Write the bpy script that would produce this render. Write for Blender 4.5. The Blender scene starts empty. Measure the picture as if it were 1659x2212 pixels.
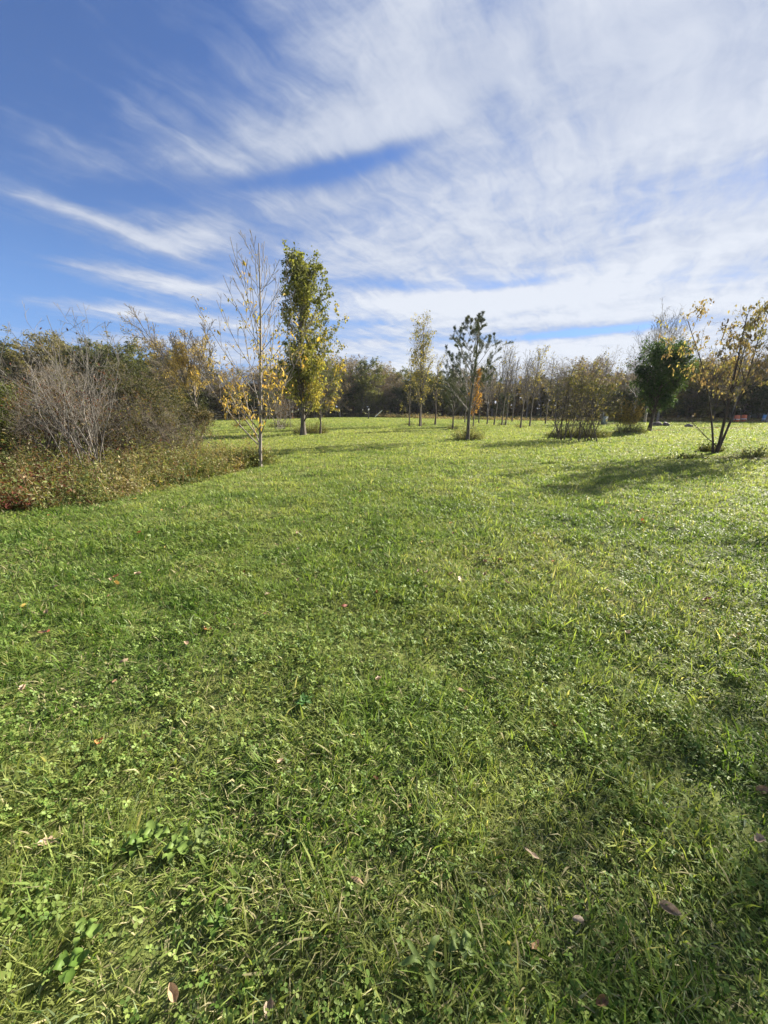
import bpy, math, random
import numpy as np
from mathutils import Vector, Matrix

# ------------------------------------------------------------------ camera, sky, sun, exposure
SC = bpy.context.scene
COL = SC.collection
R = math.radians
H = 1.5                                   # eye height
F = 833.0 / 2212.0                        # focal length over picture height
PITCH = R(15.0)
cam = bpy.data.cameras.new('camera')
cam.sensor_fit = 'VERTICAL'
cam.sensor_height = 36.0
cam.lens = 36.0 * F
cam.clip_start = 0.05
cam.clip_end = 6000
camo = bpy.data.objects.new('camera', cam)
COL.objects.link(camo)
camo.location = (0, 0, H)
camo.rotation_euler = (R(90) - PITCH, 0, 0)
SC.camera = camo

SUN_AZ, SUN_EL = R(56), R(28)
sd = Vector((math.sin(SUN_AZ) * math.cos(SUN_EL), math.cos(SUN_AZ) * math.cos(SUN_EL), math.sin(SUN_EL)))
sun = bpy.data.lights.new('sun', 'SUN')
sun.energy = 5.0
sun.angle = R(0.53)
sun.color = (1.0, 0.93, 0.80)
suno = bpy.data.objects.new('sun', sun)
COL.objects.link(suno)
suno.rotation_euler = sd.to_track_quat('Z', 'Y').to_euler()

SC.view_settings.view_transform = 'Standard'
SC.view_settings.look = 'None'
SC.view_settings.exposure = 1.75
SC.view_settings.gamma = 1.0
SC.view_settings.use_curve_mapping = False
SC.render.engine = 'CYCLES'
SC.cycles.max_bounces = 6
SC.cycles.transmission_bounces = 4
SC.cycles.diffuse_bounces = 3
SC.cycles.glossy_bounces = 2
SC.cycles.caustics_reflective = False
SC.cycles.caustics_refractive = False

class NT:
    """small helper around a node tree"""
    def __init__(s, tree):
        s.t = tree; s.n = tree.nodes; s.l = tree.links
    def put(s, sock, v):
        if hasattr(v, 'is_output'): s.l.new(v, sock)
        else: sock.default_value = v
    def math(s, op, a, b=0.0, c=None, clamp=False):
        n = s.n.new('ShaderNodeMath'); n.operation = op; n.use_clamp = clamp
        s.put(n.inputs[0], a); s.put(n.inputs[1], b)
        if c is not None: s.put(n.inputs[2], c)
        return n.outputs[0]
    def comb(s, x, y, z):
        n = s.n.new('ShaderNodeCombineXYZ')
        for k, v in enumerate((x, y, z)): s.put(n.inputs[k], v)
        return n.outputs[0]
    def noise(s, vec, scale, detail=4, rough=0.5, dist=0.0, lac=2.0):
        n = s.n.new('ShaderNodeTexNoise')
        s.put(n.inputs['Vector'], vec); n.inputs['Scale'].default_value = scale
        n.inputs['Detail'].default_value = detail; n.inputs['Roughness'].default_value = rough
        n.inputs['Distortion'].default_value = dist; n.inputs['Lacunarity'].default_value = lac
        return n
    def ramp(s, v, a, b, lo=0.0, hi=1.0, smooth=True):
        n = s.n.new('ShaderNodeMapRange'); n.interpolation_type = 'SMOOTHSTEP' if smooth else 'LINEAR'
        s.put(n.inputs[0], v)
        for k, x in enumerate((a, b, lo, hi)): n.inputs[k + 1].default_value = x
        return n.outputs[0]
    def mix(s, f, a, b, mode='MIX'):
        n = s.n.new('ShaderNodeMix'); n.data_type = 'RGBA'; n.blend_type = mode
        s.put(n.inputs[0], f); s.put(n.inputs[6], a); s.put(n.inputs[7], b)
        return n.outputs[2]

def make_world():
    w = bpy.data.worlds.new('World'); SC.world = w; w.use_nodes = True
    T = NT(w.node_tree); T.n.clear()
    out = T.n.new('ShaderNodeOutputWorld'); bg = T.n.new('ShaderNodeBackground')
    T.l.new(bg.outputs[0], out.inputs[0]); bg.inputs[1].default_value = 0.06
    sky = T.n.new('ShaderNodeTexSky'); sky.sky_type = 'NISHITA'; sky.sun_disc = False
    sky.sun_elevation = SUN_EL; sky.sun_rotation = SUN_AZ
    sky.air_density = 1.0; sky.dust_density = 0.1; sky.ozone_density = 2.5
    tc = T.n.new('ShaderNodeTexCoord'); sep = T.n.new('ShaderNodeSeparateXYZ')
    T.l.new(tc.outputs['Generated'], sep.inputs[0])
    x, y, z = sep.outputs
    zc = T.math('MAXIMUM', z, 0.0)
    az = T.math('MULTIPLY', T.math('ARCTAN2', x, y), 180 / math.pi)      # degrees to the right of +Y
    el = T.math('MULTIPLY', T.math('ARCSINE', z), 180 / math.pi)
    # the cloud layer: a plane high above, so that streaks crowd together towards the horizon
    zz = T.math('ADD', zc, 0.09)
    u = T.math('DIVIDE', x, zz); v = T.math('DIVIDE', y, zz)
    warp = T.noise(T.comb(u, v, 0.0), 1.1, 4, 0.6)
    ws = T.n.new('ShaderNodeSeparateXYZ'); T.l.new(warp.outputs['Color'], ws.inputs[0])
    wu = T.math('ADD', u, T.math('MULTIPLY', T.math('SUBTRACT', ws.outputs[0], 0.5), 0.42))
    wv = T.math('ADD', v, T.math('MULTIPLY', T.math('SUBTRACT', ws.outputs[1], 0.5), 0.42))
    def rot(a, uu, vv):
        ca, sa = math.cos(a), math.sin(a)
        p = T.math('ADD', T.math('MULTIPLY', uu, ca), T.math('MULTIPLY', vv, sa))
        q = T.math('SUBTRACT', T.math('MULTIPLY', vv, ca), T.math('MULTIPLY', uu, sa))
        return p, q
    p1, q1 = rot(R(-20), wu, wv)
    fib = T.noise(T.comb(T.math('MULTIPLY', p1, 0.50), T.math('MULTIPLY', q1, 1.5), 3.1), 0.95, 8, 0.50, 0.15).outputs[0]
    p2, q2 = rot(R(55), wu, wv)
    wisp = T.noise(T.comb(T.math('MULTIPLY', p2, 0.8), T.math('MULTIPLY', q2, 4.5), 7.7), 2.0, 10, 0.62, 0.2).outputs[0]
    puff = T.noise(T.comb(wu, wv, 1.3), 7.0, 8, 0.62, 0.3).outputs[0]
    big = T.noise(T.comb(u, v, 5.0), 0.55, 3, 0.5).outputs[0]
    # broad cover: where the veil is thick and where the blue comes through (azimuth, elevation, half sizes, tilt, weight)
    cover = None
    for (a0, e0, sa, se, tilt, wgt) in BLOBS:
        da = T.math('SUBTRACT', az, a0); de = T.math('SUBTRACT', el, e0)
        c, s_ = math.cos(R(tilt)), math.sin(R(tilt))
        m = T.math('ADD', T.math('MULTIPLY', da, c / sa), T.math('MULTIPLY', de, s_ / sa))
        n_ = T.math('SUBTRACT', T.math('MULTIPLY', de, c / se), T.math('MULTIPLY', da, s_ / se))
        e = T.math('EXPONENT', T.math('MULTIPLY', T.math('ADD', T.math('MULTIPLY', m, m), T.math('MULTIPLY', n_, n_)), -1.0))
        e = T.math('MULTIPLY', e, wgt)
        cover = e if cover is None else T.math('ADD', cover, e)
    side = T.ramp(az, -46, 30, -0.06, 0.78)
    d = T.math('ADD', T.math('ADD', side, cover), 0.0)
    d = T.math('ADD', d, T.math('MULTIPLY', T.math('SUBTRACT', fib, 0.5), 1.45))
    d = T.math('ADD', d, T.math('MULTIPLY', T.math('SUBTRACT', wisp, 0.5), 1.1))
    d = T.math('ADD', d, T.math('MULTIPLY', T.math('SUBTRACT', puff, 0.5), 0.65))
    d = T.math('ADD', d, T.math('MULTIPLY', T.math('SUBTRACT', big, 0.5), 0.3))
    dens = T.ramp(d, -0.25, 0.88, 0.02, 0.95)
    # cloud brightness: thin parts grey blue, thick parts bright, shaded bellies
    bell = T.noise(T.comb(T.math('MULTIPLY', p1, 0.4), T.math('MULTIPLY', q1, 1.6), 9.0), 0.7, 4, 0.5, 0.2).outputs[0]
    bright = T.math('ADD', T.ramp(d, 0.1, 1.3, 0.12, 0.85), T.math('MULTIPLY', T.math('SUBTRACT', bell, 0.5), 1.1))
    bright = T.math('ADD', bright, T.math('MULTIPLY', T.math('SUBTRACT', puff, 0.5), 0.35))
    bright = T.math('ADD', bright, T.ramp(el, 34, 4, -0.02, 0.22), clamp=True)
    ccol = T.mix(bright, CLOUD_DARK, CLOUD_LIGHT)
    hsv = T.n.new('ShaderNodeHueSaturation'); T.l.new(sky.outputs[0], hsv.inputs['Color'])
    hsv.inputs['Saturation'].default_value = 1.12; hsv.inputs['Value'].default_value = 0.95; hsv.inputs['Hue'].default_value = 0.505
    skyc = T.mix(0.85, hsv.outputs[0], SKY_TINT, 'MULTIPLY')
    glow = T.ramp(el, 24, 2, 0.0, 0.6)
    skyc = T.mix(glow, skyc, SKY_LOW)
    fin = T.mix(dens, skyc, ccol)
    T.l.new(fin, bg.inputs[0])

BLOBS = [   # azimuth and elevation of the middle, half sizes, tilt (degrees), weight
    (-26, 34, 19, 8, 5, -0.50), (-44, 26, 10, 6, 0, -0.30), (13, 37.5, 5, 3, 0, -0.25),
    (-16, 27.3, 14, 2.6, 12, 0.62), (2, 31.0, 12, 2.6, 12, 0.40), (-4, 26.9, 10, 0.9, 11, -0.85), (-16, 24.6, 5, 0.8, 10, -0.35), (-30, 21.6, 8, 1.2, 5, -0.40),
    (-8, 23.6, 9, 1.2, 8, 0.35), (-32, 18.8, 9, 1.0, -10, 0.75), (-22, 19.6, 6, 1.8, 10, 0.60), (-38, 15.2, 10, 1.3, 0, -0.65), (-31, 14.4, 12, 1.1, -4, 0.95), (-42, 11.8, 9, 1.2, 0, -0.50),
    (-30, 10.6, 13, 0.9, -2, 0.85), (-44, 8.6, 9, 0.8, 0, -0.5), (-28, 7.8, 12, 0.7, 0, 0.55), (-36, 24.5, 7, 1.4, -25, 0.35), (-27, 30, 6, 2.0, -30, 0.25), (8, 22.5, 20, 4, 4, 0.22),
    (30, 26, 14, 5, 0, 0.25), (26, 20.5, 13, 1.7, 2, -0.22), (36, 16, 12, 1.2, 4, 0.35), (2, 15.4, 12, 0.6, -2, -0.40), (18, 15.0, 9, 0.5, 2, -0.3),
    (12, 13.2, 18, 1.0, -2, 0.50), (-5, 11.0, 9, 0.5, 0, -0.35), (24, 10.6, 18, 0.7, 0, 0.4), (25, 9.0, 10, 0.45, 1, -1.1), (-2, 9.2, 8, 0.4, 0, -0.25), (14, 5.8, 40, 1.6, 0, 0.50),
]
CLOUD_DARK = (1.80, 2.20, 3.15, 1); CLOUD_LIGHT = (4.1, 4.3, 4.65, 1)
SKY_TINT = (0.64, 0.64, 0.78, 1); SKY_LOW = (0.75, 1.85, 4.3, 1)
make_world()

# ------------------------------------------------------------------ picture <-> place
CP, SP = math.cos(PITCH), math.sin(PITCH)
def ray(px, py):
    a = (px - 829.5) / 833.0; v = (py - 1106.0) / 833.0
    return a, CP - v * SP, -SP - v * CP
def G(px, py):
    a, y, z = ray(px, py); t = -H / z
    return (a * t, y * t)
def X(px, y, z=0.0):
    return (px - 829.5) / 833.0 * (y * CP - (z - H) * SP)
def Z(py, y):
    _, yy, z = ray(829.5, py)
    return H + y * z / yy

# ------------------------------------------------------------------ objects
def tag(o, label=None, cat=None, group=None, kind=None):
    for k, v in (('label', label), ('category', cat), ('group', group), ('kind', kind)):
        if v: o[k] = v
    return o
def empty(name, loc, rz=0.0, **kw):
    o = bpy.data.objects.new(name, None); COL.objects.link(o); o.location = loc; o.rotation_euler = (0, 0, rz)
    o.empty_display_size = 0.2
    return tag(o, **kw)
def link(name, me, parent=None):
    o = bpy.data.objects.new(name, me); COL.objects.link(o)
    if parent: o.parent = parent
    return o
def copy_tree(root, loc, rz, scale=(1, 1, 1), **kw):
    c = root.copy(); COL.objects.link(c); c.location = loc; c.rotation_euler = (0, 0, rz); c.scale = scale
    for ch in root.children:
        k = ch.copy(); COL.objects.link(k); k.parent = c
        for g in ch.children:
            m = g.copy(); COL.objects.link(m); m.parent = k
    return tag(c, **kw)

def mesh_np(name, V, faces, mat, col=None, smooth=False):
    """faces: list of int arrays (n,k) ; col: (nverts,3) linear"""
    me = bpy.data.meshes.new(name)
    V = np.ascontiguousarray(V, np.float32)
    me.vertices.add(len(V)); me.vertices.foreach_set('co', V.ravel())
    loops = np.concatenate([f.ravel() for f in faces]).astype(np.int32)
    sizes = np.concatenate([np.full(len(f), f.shape[1], np.int32) for f in faces])
    starts = np.concatenate([[0], np.cumsum(sizes)[:-1]]).astype(np.int32)
    me.loops.add(len(loops)); me.loops.foreach_set('vertex_index', loops)
    me.polygons.add(len(sizes)); me.polygons.foreach_set('loop_start', starts)
    me.update(calc_edges=True)
    if smooth: me.polygons.foreach_set('use_smooth', np.ones(len(sizes), bool))
    if col is not None:
        a = me.color_attributes.new('Col', 'FLOAT_COLOR', 'POINT')
        c = np.ones((len(V), 4), np.float32); c[:, :3] = col
        a.data.foreach_set('color', c.ravel())
    me.materials.append(mat)
    return me

# numpy value noise
def vnoise(x, y, seed=0):
    xi = np.floor(x).astype(np.int64); yi = np.floor(y).astype(np.int64)
    fx = x - xi; fy = y - yi
    fx = fx * fx * (3 - 2 * fx); fy = fy * fy * (3 - 2 * fy)
    def h(a, b):
        n = (a * 374761393 + b * 668265263 + seed * 1442695041) & 0xffffffff
        n = ((n ^ (n >> 13)) * 1274126177) & 0xffffffff
        n = n ^ (n >> 16)
        return (n & 0xffff) / 65535.0
    return (h(xi, yi) * (1 - fx) + h(xi + 1, yi) * fx) * (1 - fy) + (h(xi, yi + 1) * (1 - fx) + h(xi + 1, yi + 1) * fx) * fy
def fbm(x, y, s, seed=0, oct=3):
    t = 0; a = 1; n = 0
    for k in range(oct):
        t = t + a * vnoise(x / s * 2 ** k, y / s * 2 ** k, seed + k * 17); n += a; a *= 0.55
    return t / n
def gz(x, y):
    """height of the ground"""
    x = np.asarray(x, float); y = np.asarray(y, float)
    d = np.hypot(x, y); near = np.exp(-d / 25.0)
    return near * (0.070 * (fbm(x, y, 0.42, 15, 2) - 0.5) + 0.06 * (fbm(x, y, 1.3, 5, 2) - 0.5) + 0.10 * (fbm(x, y, 5.0, 9, 2) - 0.5))
def gz1(x, y): return float(gz(np.array([x]), np.array([y]))[0])

# ------------------------------------------------------------------ materials
def new_mat(name):
    m = bpy.data.materials.new(name); m.use_nodes = True
    T = NT(m.node_tree); T.n.clear()
    o = T.n.new('ShaderNodeOutputMaterial')
    return m, T, o
def leaf_mat(name, trans=0.4, rough=0.45, spec=0.5, tcol=(1.15, 1.25, 0.55, 1)):
    m, T, o = new_mat(name)
    at = T.n.new('ShaderNodeAttribute'); at.attribute_name = 'Col'
    p = T.n.new('ShaderNodeBsdfPrincipled'); T.l.new(at.outputs[0], p.inputs['Base Color'])
    p.inputs['Roughness'].default_value = rough; p.inputs['Specular IOR Level'].default_value = spec
    t = T.n.new('ShaderNodeBsdfTranslucent'); T.l.new(T.mix(1.0, at.outputs[0], tcol, 'MULTIPLY'), t.inputs[0])
    mx = T.n.new('ShaderNodeMixShader'); mx.inputs[0].default_value = trans
    T.l.new(p.outputs[0], mx.inputs[1]); T.l.new(t.outputs[0], mx.inputs[2]); T.l.new(mx.outputs[0], o.inputs[0])
    return m
def bark_mat(name, c1, c2, scale=14.0, bump=0.4):
    m, T, o = new_mat(name)
    tc = T.n.new('ShaderNodeTexCoord'); mp = T.n.new('ShaderNodeMapping'); mp.inputs['Scale'].default_value = (1, 1, 0.3)
    T.l.new(tc.outputs['Object'], mp.inputs[0])
    n = T.noise(mp.outputs[0], scale, 5, 0.65)
    n2 = T.noise(tc.outputs['Object'], 2.3, 3, 0.5)
    f = T.ramp(n.outputs[0], 0.32, 0.68)
    c = T.mix(f, c1, c2)
    c = T.mix(T.ramp(n2.outputs[0], 0.5, 0.75, 0, 0.5), c, (0.16, 0.17, 0.12, 1))
    p = T.n.new('ShaderNodeBsdfPrincipled'); T.l.new(c, p.inputs['Base Color']); p.inputs['Roughness'].default_value = 0.85
    b = T.n.new('ShaderNodeBump'); b.inputs['Strength'].default_value = bump; b.inputs['Distance'].default_value = 0.02
    T.l.new(n.outputs[0], b.inputs['Height']); T.l.new(b.outputs[0], p.inputs['Normal']); T.l.new(p.outputs[0], o.inputs[0])
    return m
M_GRASS = leaf_mat('grass_blades', 0.46, 0.50, 0.10, (1.20, 1.28, 0.55, 1))
M_CLOVER = leaf_mat('clover_leaves', 0.36, 0.5, 0.22, (1.15, 1.15, 0.6, 1))
M_LEAF = leaf_mat('tree_leaves', 0.42, 0.60, 0.15, (1.2, 1.1, 0.5, 1))
M_NEEDLE = leaf_mat('pine_needles', 0.15, 0.5, 0.4)
M_DRY = leaf_mat('dry_leaves', 0.20, 0.65, 0.3, (1.1, 1.0, 0.8, 1))
M_BARK = bark_mat('brown_bark', (0.055, 0.042, 0.032, 1), (0.14, 0.115, 0.09, 1))
M_GREYBARK = bark_mat('grey_bark', (0.12, 0.10, 0.085, 1), (0.30, 0.26, 0.22, 1))
M_PALEBARK = bark_mat('pale_bark', (0.075, 0.065, 0.055, 1), (0.22, 0.195, 0.165, 1))
M_DARKBARK = bark_mat('dark_bark', (0.03, 0.022, 0.018, 1), (0.09, 0.06, 0.045, 1))

# ------------------------------------------------------------------ the ground, one sheet to the horizon
def make_ground():
    rr = np.concatenate([[0.0], np.geomspace(0.25, 60, 320), np.geomspace(66, 700, 16)])
    na = 520
    aa = np.linspace(0, 2 * math.pi, na, endpoint=False)
    Rg, A = np.meshgrid(rr[1:], aa, indexing='ij')
    x = Rg * np.sin(A); y = Rg * np.cos(A)
    V = np.stack([x, y, gz(x, y)], -1).reshape(-1, 3)
    V = np.concatenate([[[0, 0, gz1(0, 0)]], V])
    i = np.arange(len(rr) - 2)[:, None]; j = np.arange(na)[None]
    a = 1 + i * na + j; b = 1 + i * na + (j + 1) % na; c = b + na; d = a + na
    quads = np.stack([a, d, c, b], -1).reshape(-1, 4)
    tris = np.stack([np.zeros(na, int), 1 + np.arange(na), 1 + (np.arange(na) + 1) % na], -1)
    m, T, o = new_mat('turf_soil')
    tc = T.n.new('ShaderNodeTexCoord')
    n1 = T.noise(tc.outputs['Object'], 9.0, 6, 0.65).outputs[0]
    n2 = T.noise(tc.outputs['Object'], 0.35, 4, 0.6).outputs[0]
    n3 = T.noise(tc.outputs['Object'], 55.0, 4, 0.7).outputs[0]
    c = T.mix(T.ramp(n1, 0.35, 0.7), (0.045, 0.060, 0.018, 1), (0.130, 0.155, 0.045, 1))
    c = T.mix(T.ramp(n2, 0.40, 0.65), c, (0.185, 0.200, 0.060, 1))
    sp = T.n.new('ShaderNodeSeparateXYZ'); T.l.new(tc.outputs['Object'], sp.inputs[0])
    c = T.mix(T.ramp(sp.outputs[1], 3.0, 14.0, 0.0, 0.65), c, (0.215, 0.225, 0.075, 1))
    c = T.mix(T.ramp(n3, 0.55, 0.75, 0, 0.6), c, (0.13, 0.105, 0.06, 1))
    p = T.n.new('ShaderNodeBsdfPrincipled'); T.l.new(c, p.inputs['Base Color']); p.inputs['Roughness'].default_value = 0.95
    p.inputs['Specular IOR Level'].default_value = 0.1
    bp = T.n.new('ShaderNodeBump'); bp.inputs['Strength'].default_value = 0.8; bp.inputs['Distance'].default_value = 0.03
    T.l.new(n1, bp.inputs['Height']); T.l.new(bp.outputs[0], p.inputs['Normal']); T.l.new(p.outputs[0], o.inputs[0])
    tag(link('ground', mesh_np('ground', V, [quads, tris], m, smooth=True)), kind='structure')

def bare(x, y):
    """how worn or mulched the turf is: 1 = bare earth"""
    b = np.zeros_like(x)
    for (bx, by, sx, sy) in BARE:
        b = np.maximum(b, np.exp(-(((x - bx) / sx) ** 2 + ((y - by) / sy) ** 2) ** 1.5))
    return b
_b = G(1510, 908), G(1310, 915), G(1430, 930), G(1620, 990), G(1560, 925)
BARE = [(_b[0][0], _b[0][1], 6.0, 2.0), (_b[1][0], _b[1][1], 2.2, 1.2), (_b[2][0], _b[2][1], 1.4, .5), (_b[3][0], _b[3][1], 1.2, .45), (_b[4][0], _b[4][1], 2.5, 1.0)]

rng = np.random.default_rng(11)
def sample_turf(rho0, d0, k, dmax, dmin=0.0, half=R(62), wmin=0.0):
    """roots whose number per square metre falls off away from the middle of the lawn"""
    dd = np.linspace(dmin, dmax, 4000)
    rho = rho0 / (1 + (dd / d0) ** k)
    cdf = np.cumsum(rho * dd); n = int(cdf[-1] * (dd[1] - dd[0]) * 2 * half)
    d = np.interp(rng.random(n) * cdf[-1], cdf, dd)
    a = (rng.random(n) * 2 - 1) * half
    return d * np.sin(a), d * np.cos(a) , d
def blades(x, y, h, w, lean, az, bend, col, z0=None):
    n = len(x); z = gz(x, y) - 0.004 if z0 is None else z0
    s = np.sin(az); c = np.cos(az)                     # lean direction
    tw = az + np.pi / 2 + rng.normal(0, 0.7, n)        # width direction
    wx = np.cos(tw); wy = np.sin(tw)
    V = np.empty((n, 5, 3))
    lx, ly = np.cos(az), np.sin(az)
    def pt(t, e):
        ang = lean + bend * t
        hor = h * t * np.sin(ang); ver = h * t * np.cos(ang)
        return x + lx * hor + wx * w * e, y + ly * hor + wy * w * e, z + np.maximum(ver, 0.004)
    for i, (t, e) in enumerate(((0, -.5), (0, .5), (.55, .48), (.55, -.48), (1, 0))):
        V[:, i, 0], V[:, i, 1], V[:, i, 2] = pt(t, e)
    b = np.arange(n)[:, None] * 5
    q = b + np.array([[0, 1, 2, 3]]); t = b + np.array([[3, 2, 4]])
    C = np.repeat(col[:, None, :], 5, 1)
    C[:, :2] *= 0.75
    return V.reshape(-1, 3), q, t, C.reshape(-1, 3)

def turf_colour(x, y, n):
    f = fbm(x, y, 0.55, 3, 3); g = fbm(x, y, 3.2, 21, 3); k = fbm(x, y, 12.0, 77, 2)
    r = rng.random(n)
    c = np.empty((n, 3)); A = np.array
    lush, mid, lime, straw, dark = A([.090, .160, .028]), A([.172, .248, .056]), A([.265, .300, .092]), A([.46, .41, .23]), A([.030, .070, .014])
    dry = 0.46 * np.clip((y - 1.6 + 3 * (g - .5)) / 5.5, 0, 1) - .12
    t = np.clip(0.5 + dry + 2.1 * (f - 0.5) + 1.6 * (g - 0.5) + 0.9 * (k - .5) + rng.normal(0, .26, n), 0, 1)[:, None]
    c = np.where(t < .5, lush + (mid - lush) * t * 2, mid + (lime - mid) * (t - .5) * 2)
    c = c * (1 - .45 * np.clip(dry, 0, 1)[:, None]) + np.clip(dry, 0, 1)[:, None] * .45 * A([.45, .41, .24])
    dk = (r < 0.12 - .3 * np.clip(dry, 0, .3))[:, None]; c = np.where(dk, dark, c)
    st = (rng.random(n) < 0.045 + 0.20 * np.clip((fbm(x, y, .9, 41, 2) - .55) * 4, 0, 1))[:, None]
    c = np.where(st, straw * (0.6 + 0.6 * rng.random((n, 1))), c)
    gl = (rng.random(n) < .07)[:, None]; c = np.where(gl, A([.24, .30, .15]), c)
    b = bare(x, y)[:, None]
    c = c * (1 - b) + b * A([.17, .11, .07]) * (0.7 + .6 * rng.random((n, 1)))
    return c * (0.8 + 0.4 * rng.random((n, 1)))

def make_grass():
    x, y, d = sample_turf(16000, 2.6, 1.70, 95, half=R(60))
    # also beside and behind the eye, so that a step aside still stands on grass
    x2, y2, d2 = sample_turf(15000, 1.6, 1.8, 6, half=math.pi)
    k2 = np.abs(np.arctan2(x2, y2)) > R(60)
    x, y, d = np.concatenate([x, x2[k2]]), np.concatenate([y, y2[k2]]), np.concatenate([d, d2[k2]])
    clump = 0.55 * fbm(x, y, 0.33, 2, 2) + 0.45 * fbm(x, y, 0.11, 29, 2)
    keep = rng.random(len(x)) > bare(x, y) * 0.6
    x, y, d, clump = x[keep], y[keep], d[keep], clump[keep]
    n = len(x); far = 1 + (d / 2.6) ** 1.75
    h = (0.006 + 0.135 * clump ** 1.8 + 0.026 * rng.random(n)) * (1 + 0.05 * np.minimum(d, 12) / 4)
    h *= np.where(rng.random(n) < 0.03, 1.6, 1.0)
    w = (0.0022 + 0.0022 * rng.random(n)) * far ** 0.52
    wide = rng.random(n) < .025; w = np.where(wide, w * 2.0, w); h = np.where(wide, h * 1.35 + .01, h)
    w = np.minimum(w, 0.10)
    base = fbm(x, y, 0.4, 60, 2) * 14.0                # neighbouring blades lean the same way
    az = base + rng.normal(0, 1.7, n)
    lean = np.abs(rng.normal(0.55, 0.45, n)); bend = rng.uniform(0.1, 1.2, n)
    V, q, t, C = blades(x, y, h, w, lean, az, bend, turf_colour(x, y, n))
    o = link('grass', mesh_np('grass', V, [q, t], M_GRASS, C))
    tag(o, 'short green lawn grass with straw coloured blades and tufts', 'grass', kind='stuff')
    print('grass blades', n)

def make_clover():
    x, y, d = sample_turf(5400, 3.6, 2.2, 22, half=R(58))
    m = 0.5 * fbm(x, y, 0.8, 33, 3) + 0.5 * fbm(x, y, 0.2, 34, 2) + 0.06 * np.exp(-d / 2.5)
    k = rng.random(len(x)) < np.clip((m - 0.46) * 5, 0.12, 1) * np.clip(1.2 - d / 11, .25, 1)
    x, y, d = x[k], y[k], d[k]; n = len(x)
    z = gz(x, y) + 0.008 + 0.05 * fbm(x, y, .33, 2, 2) * rng.random(n) ** .5 + 0.012 * rng.random(n)
    r = (0.0045 + 0.006 * rng.random(n)) * (1 + d / 9)
    rot = rng.random(n) * 6.283; tx = rng.normal(0, .55, n); ty = rng.normal(0, .55, n)
    Vs, Fs = [], []
    shape = [(0, 0), (.55, -.42), (1.05, -.42), (1.25, 0), (1.05, .42), (.55, .42)]
    A = np.array
    cb = A([.100, .175, .032]); cl = A([.22, .28, .070])
    col = cb + (cl - cb) * rng.random((n, 1)); col *= 0.75 + .5 * rng.random((n, 1))
    C = []
    base = 0
    for L in range(3):
        a = rot + L * 2.094
        V = np.empty((n, 6, 3))
        for i, (p, q) in enumerate(shape):
            lx = (p * np.cos(a) - q * np.sin(a)) * r; ly = (p * np.sin(a) + q * np.cos(a)) * r
            V[:, i, 0] = x + lx; V[:, i, 1] = y + ly
            V[:, i, 2] = z + lx * tx + ly * ty + abs(q) * r * 0.35 - (p * r * .18)
        b = base + np.arange(n)[:, None] * 6
        Fs.append(b + A([[0, 1, 2, 3]])); Fs.append(b + A([[0, 3, 4, 5]]))
        Vs.append(V.reshape(-1, 3)); C.append(np.repeat(col, 6, 0)); base += n * 6
    o = link('clover', mesh_np('clover', np.concatenate(Vs), Fs, M_CLOVER, np.concatenate(C)))
    tag(o, 'patches of small round leaved clover in the lawn', 'clover', kind='stuff')
    print('clover', n)

make_ground()
make_grass()
make_clover()

# ------------------------------------------------------------------ wood and leaves
class Wood:
    """collects tapered tubes into one mesh"""
    def __init__(s): s.V, s.F, s.n = [], [], 0
    def tube(s, P, Rr, sides=5):
        P = np.asarray(P, float); k = len(P)
        if k < 2: return
        Tn = np.gradient(P, axis=0); Tn /= np.linalg.norm(Tn, axis=1)[:, None] + 1e-9
        ref = np.array([0.31, 0.93, 0.2]) if abs(Tn[0, 1]) < .8 else np.array([1., 0, 0.1])
        A = np.cross(Tn, ref); A /= np.linalg.norm(A, axis=1)[:, None] + 1e-9
        B = np.cross(Tn, A)
        th = np.arange(sides) * 2 * math.pi / sides
        ring = P[:, None] + (A[:, None] * np.cos(th)[None, :, None] + B[:, None] * np.sin(th)[None, :, None]) * np.asarray(Rr)[:, None, None]
        s.V.append(ring.reshape(-1, 3))
        i = np.arange(k - 1)[:, None]; j = np.arange(sides)[None]
        a = i * sides + j; b = i * sides + (j + 1) % sides
        s.F.append(np.stack([a, b, b + sides, a + sides], -1).reshape(-1, 4) + s.n)
        s.n += k * sides
    def mesh(s, name, mat): return mesh_np(name, np.concatenate(s.V), [np.concatenate(s.F)], mat, smooth=True)

def unit(v): return v / (np.linalg.norm(v) + 1e-9)

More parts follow.
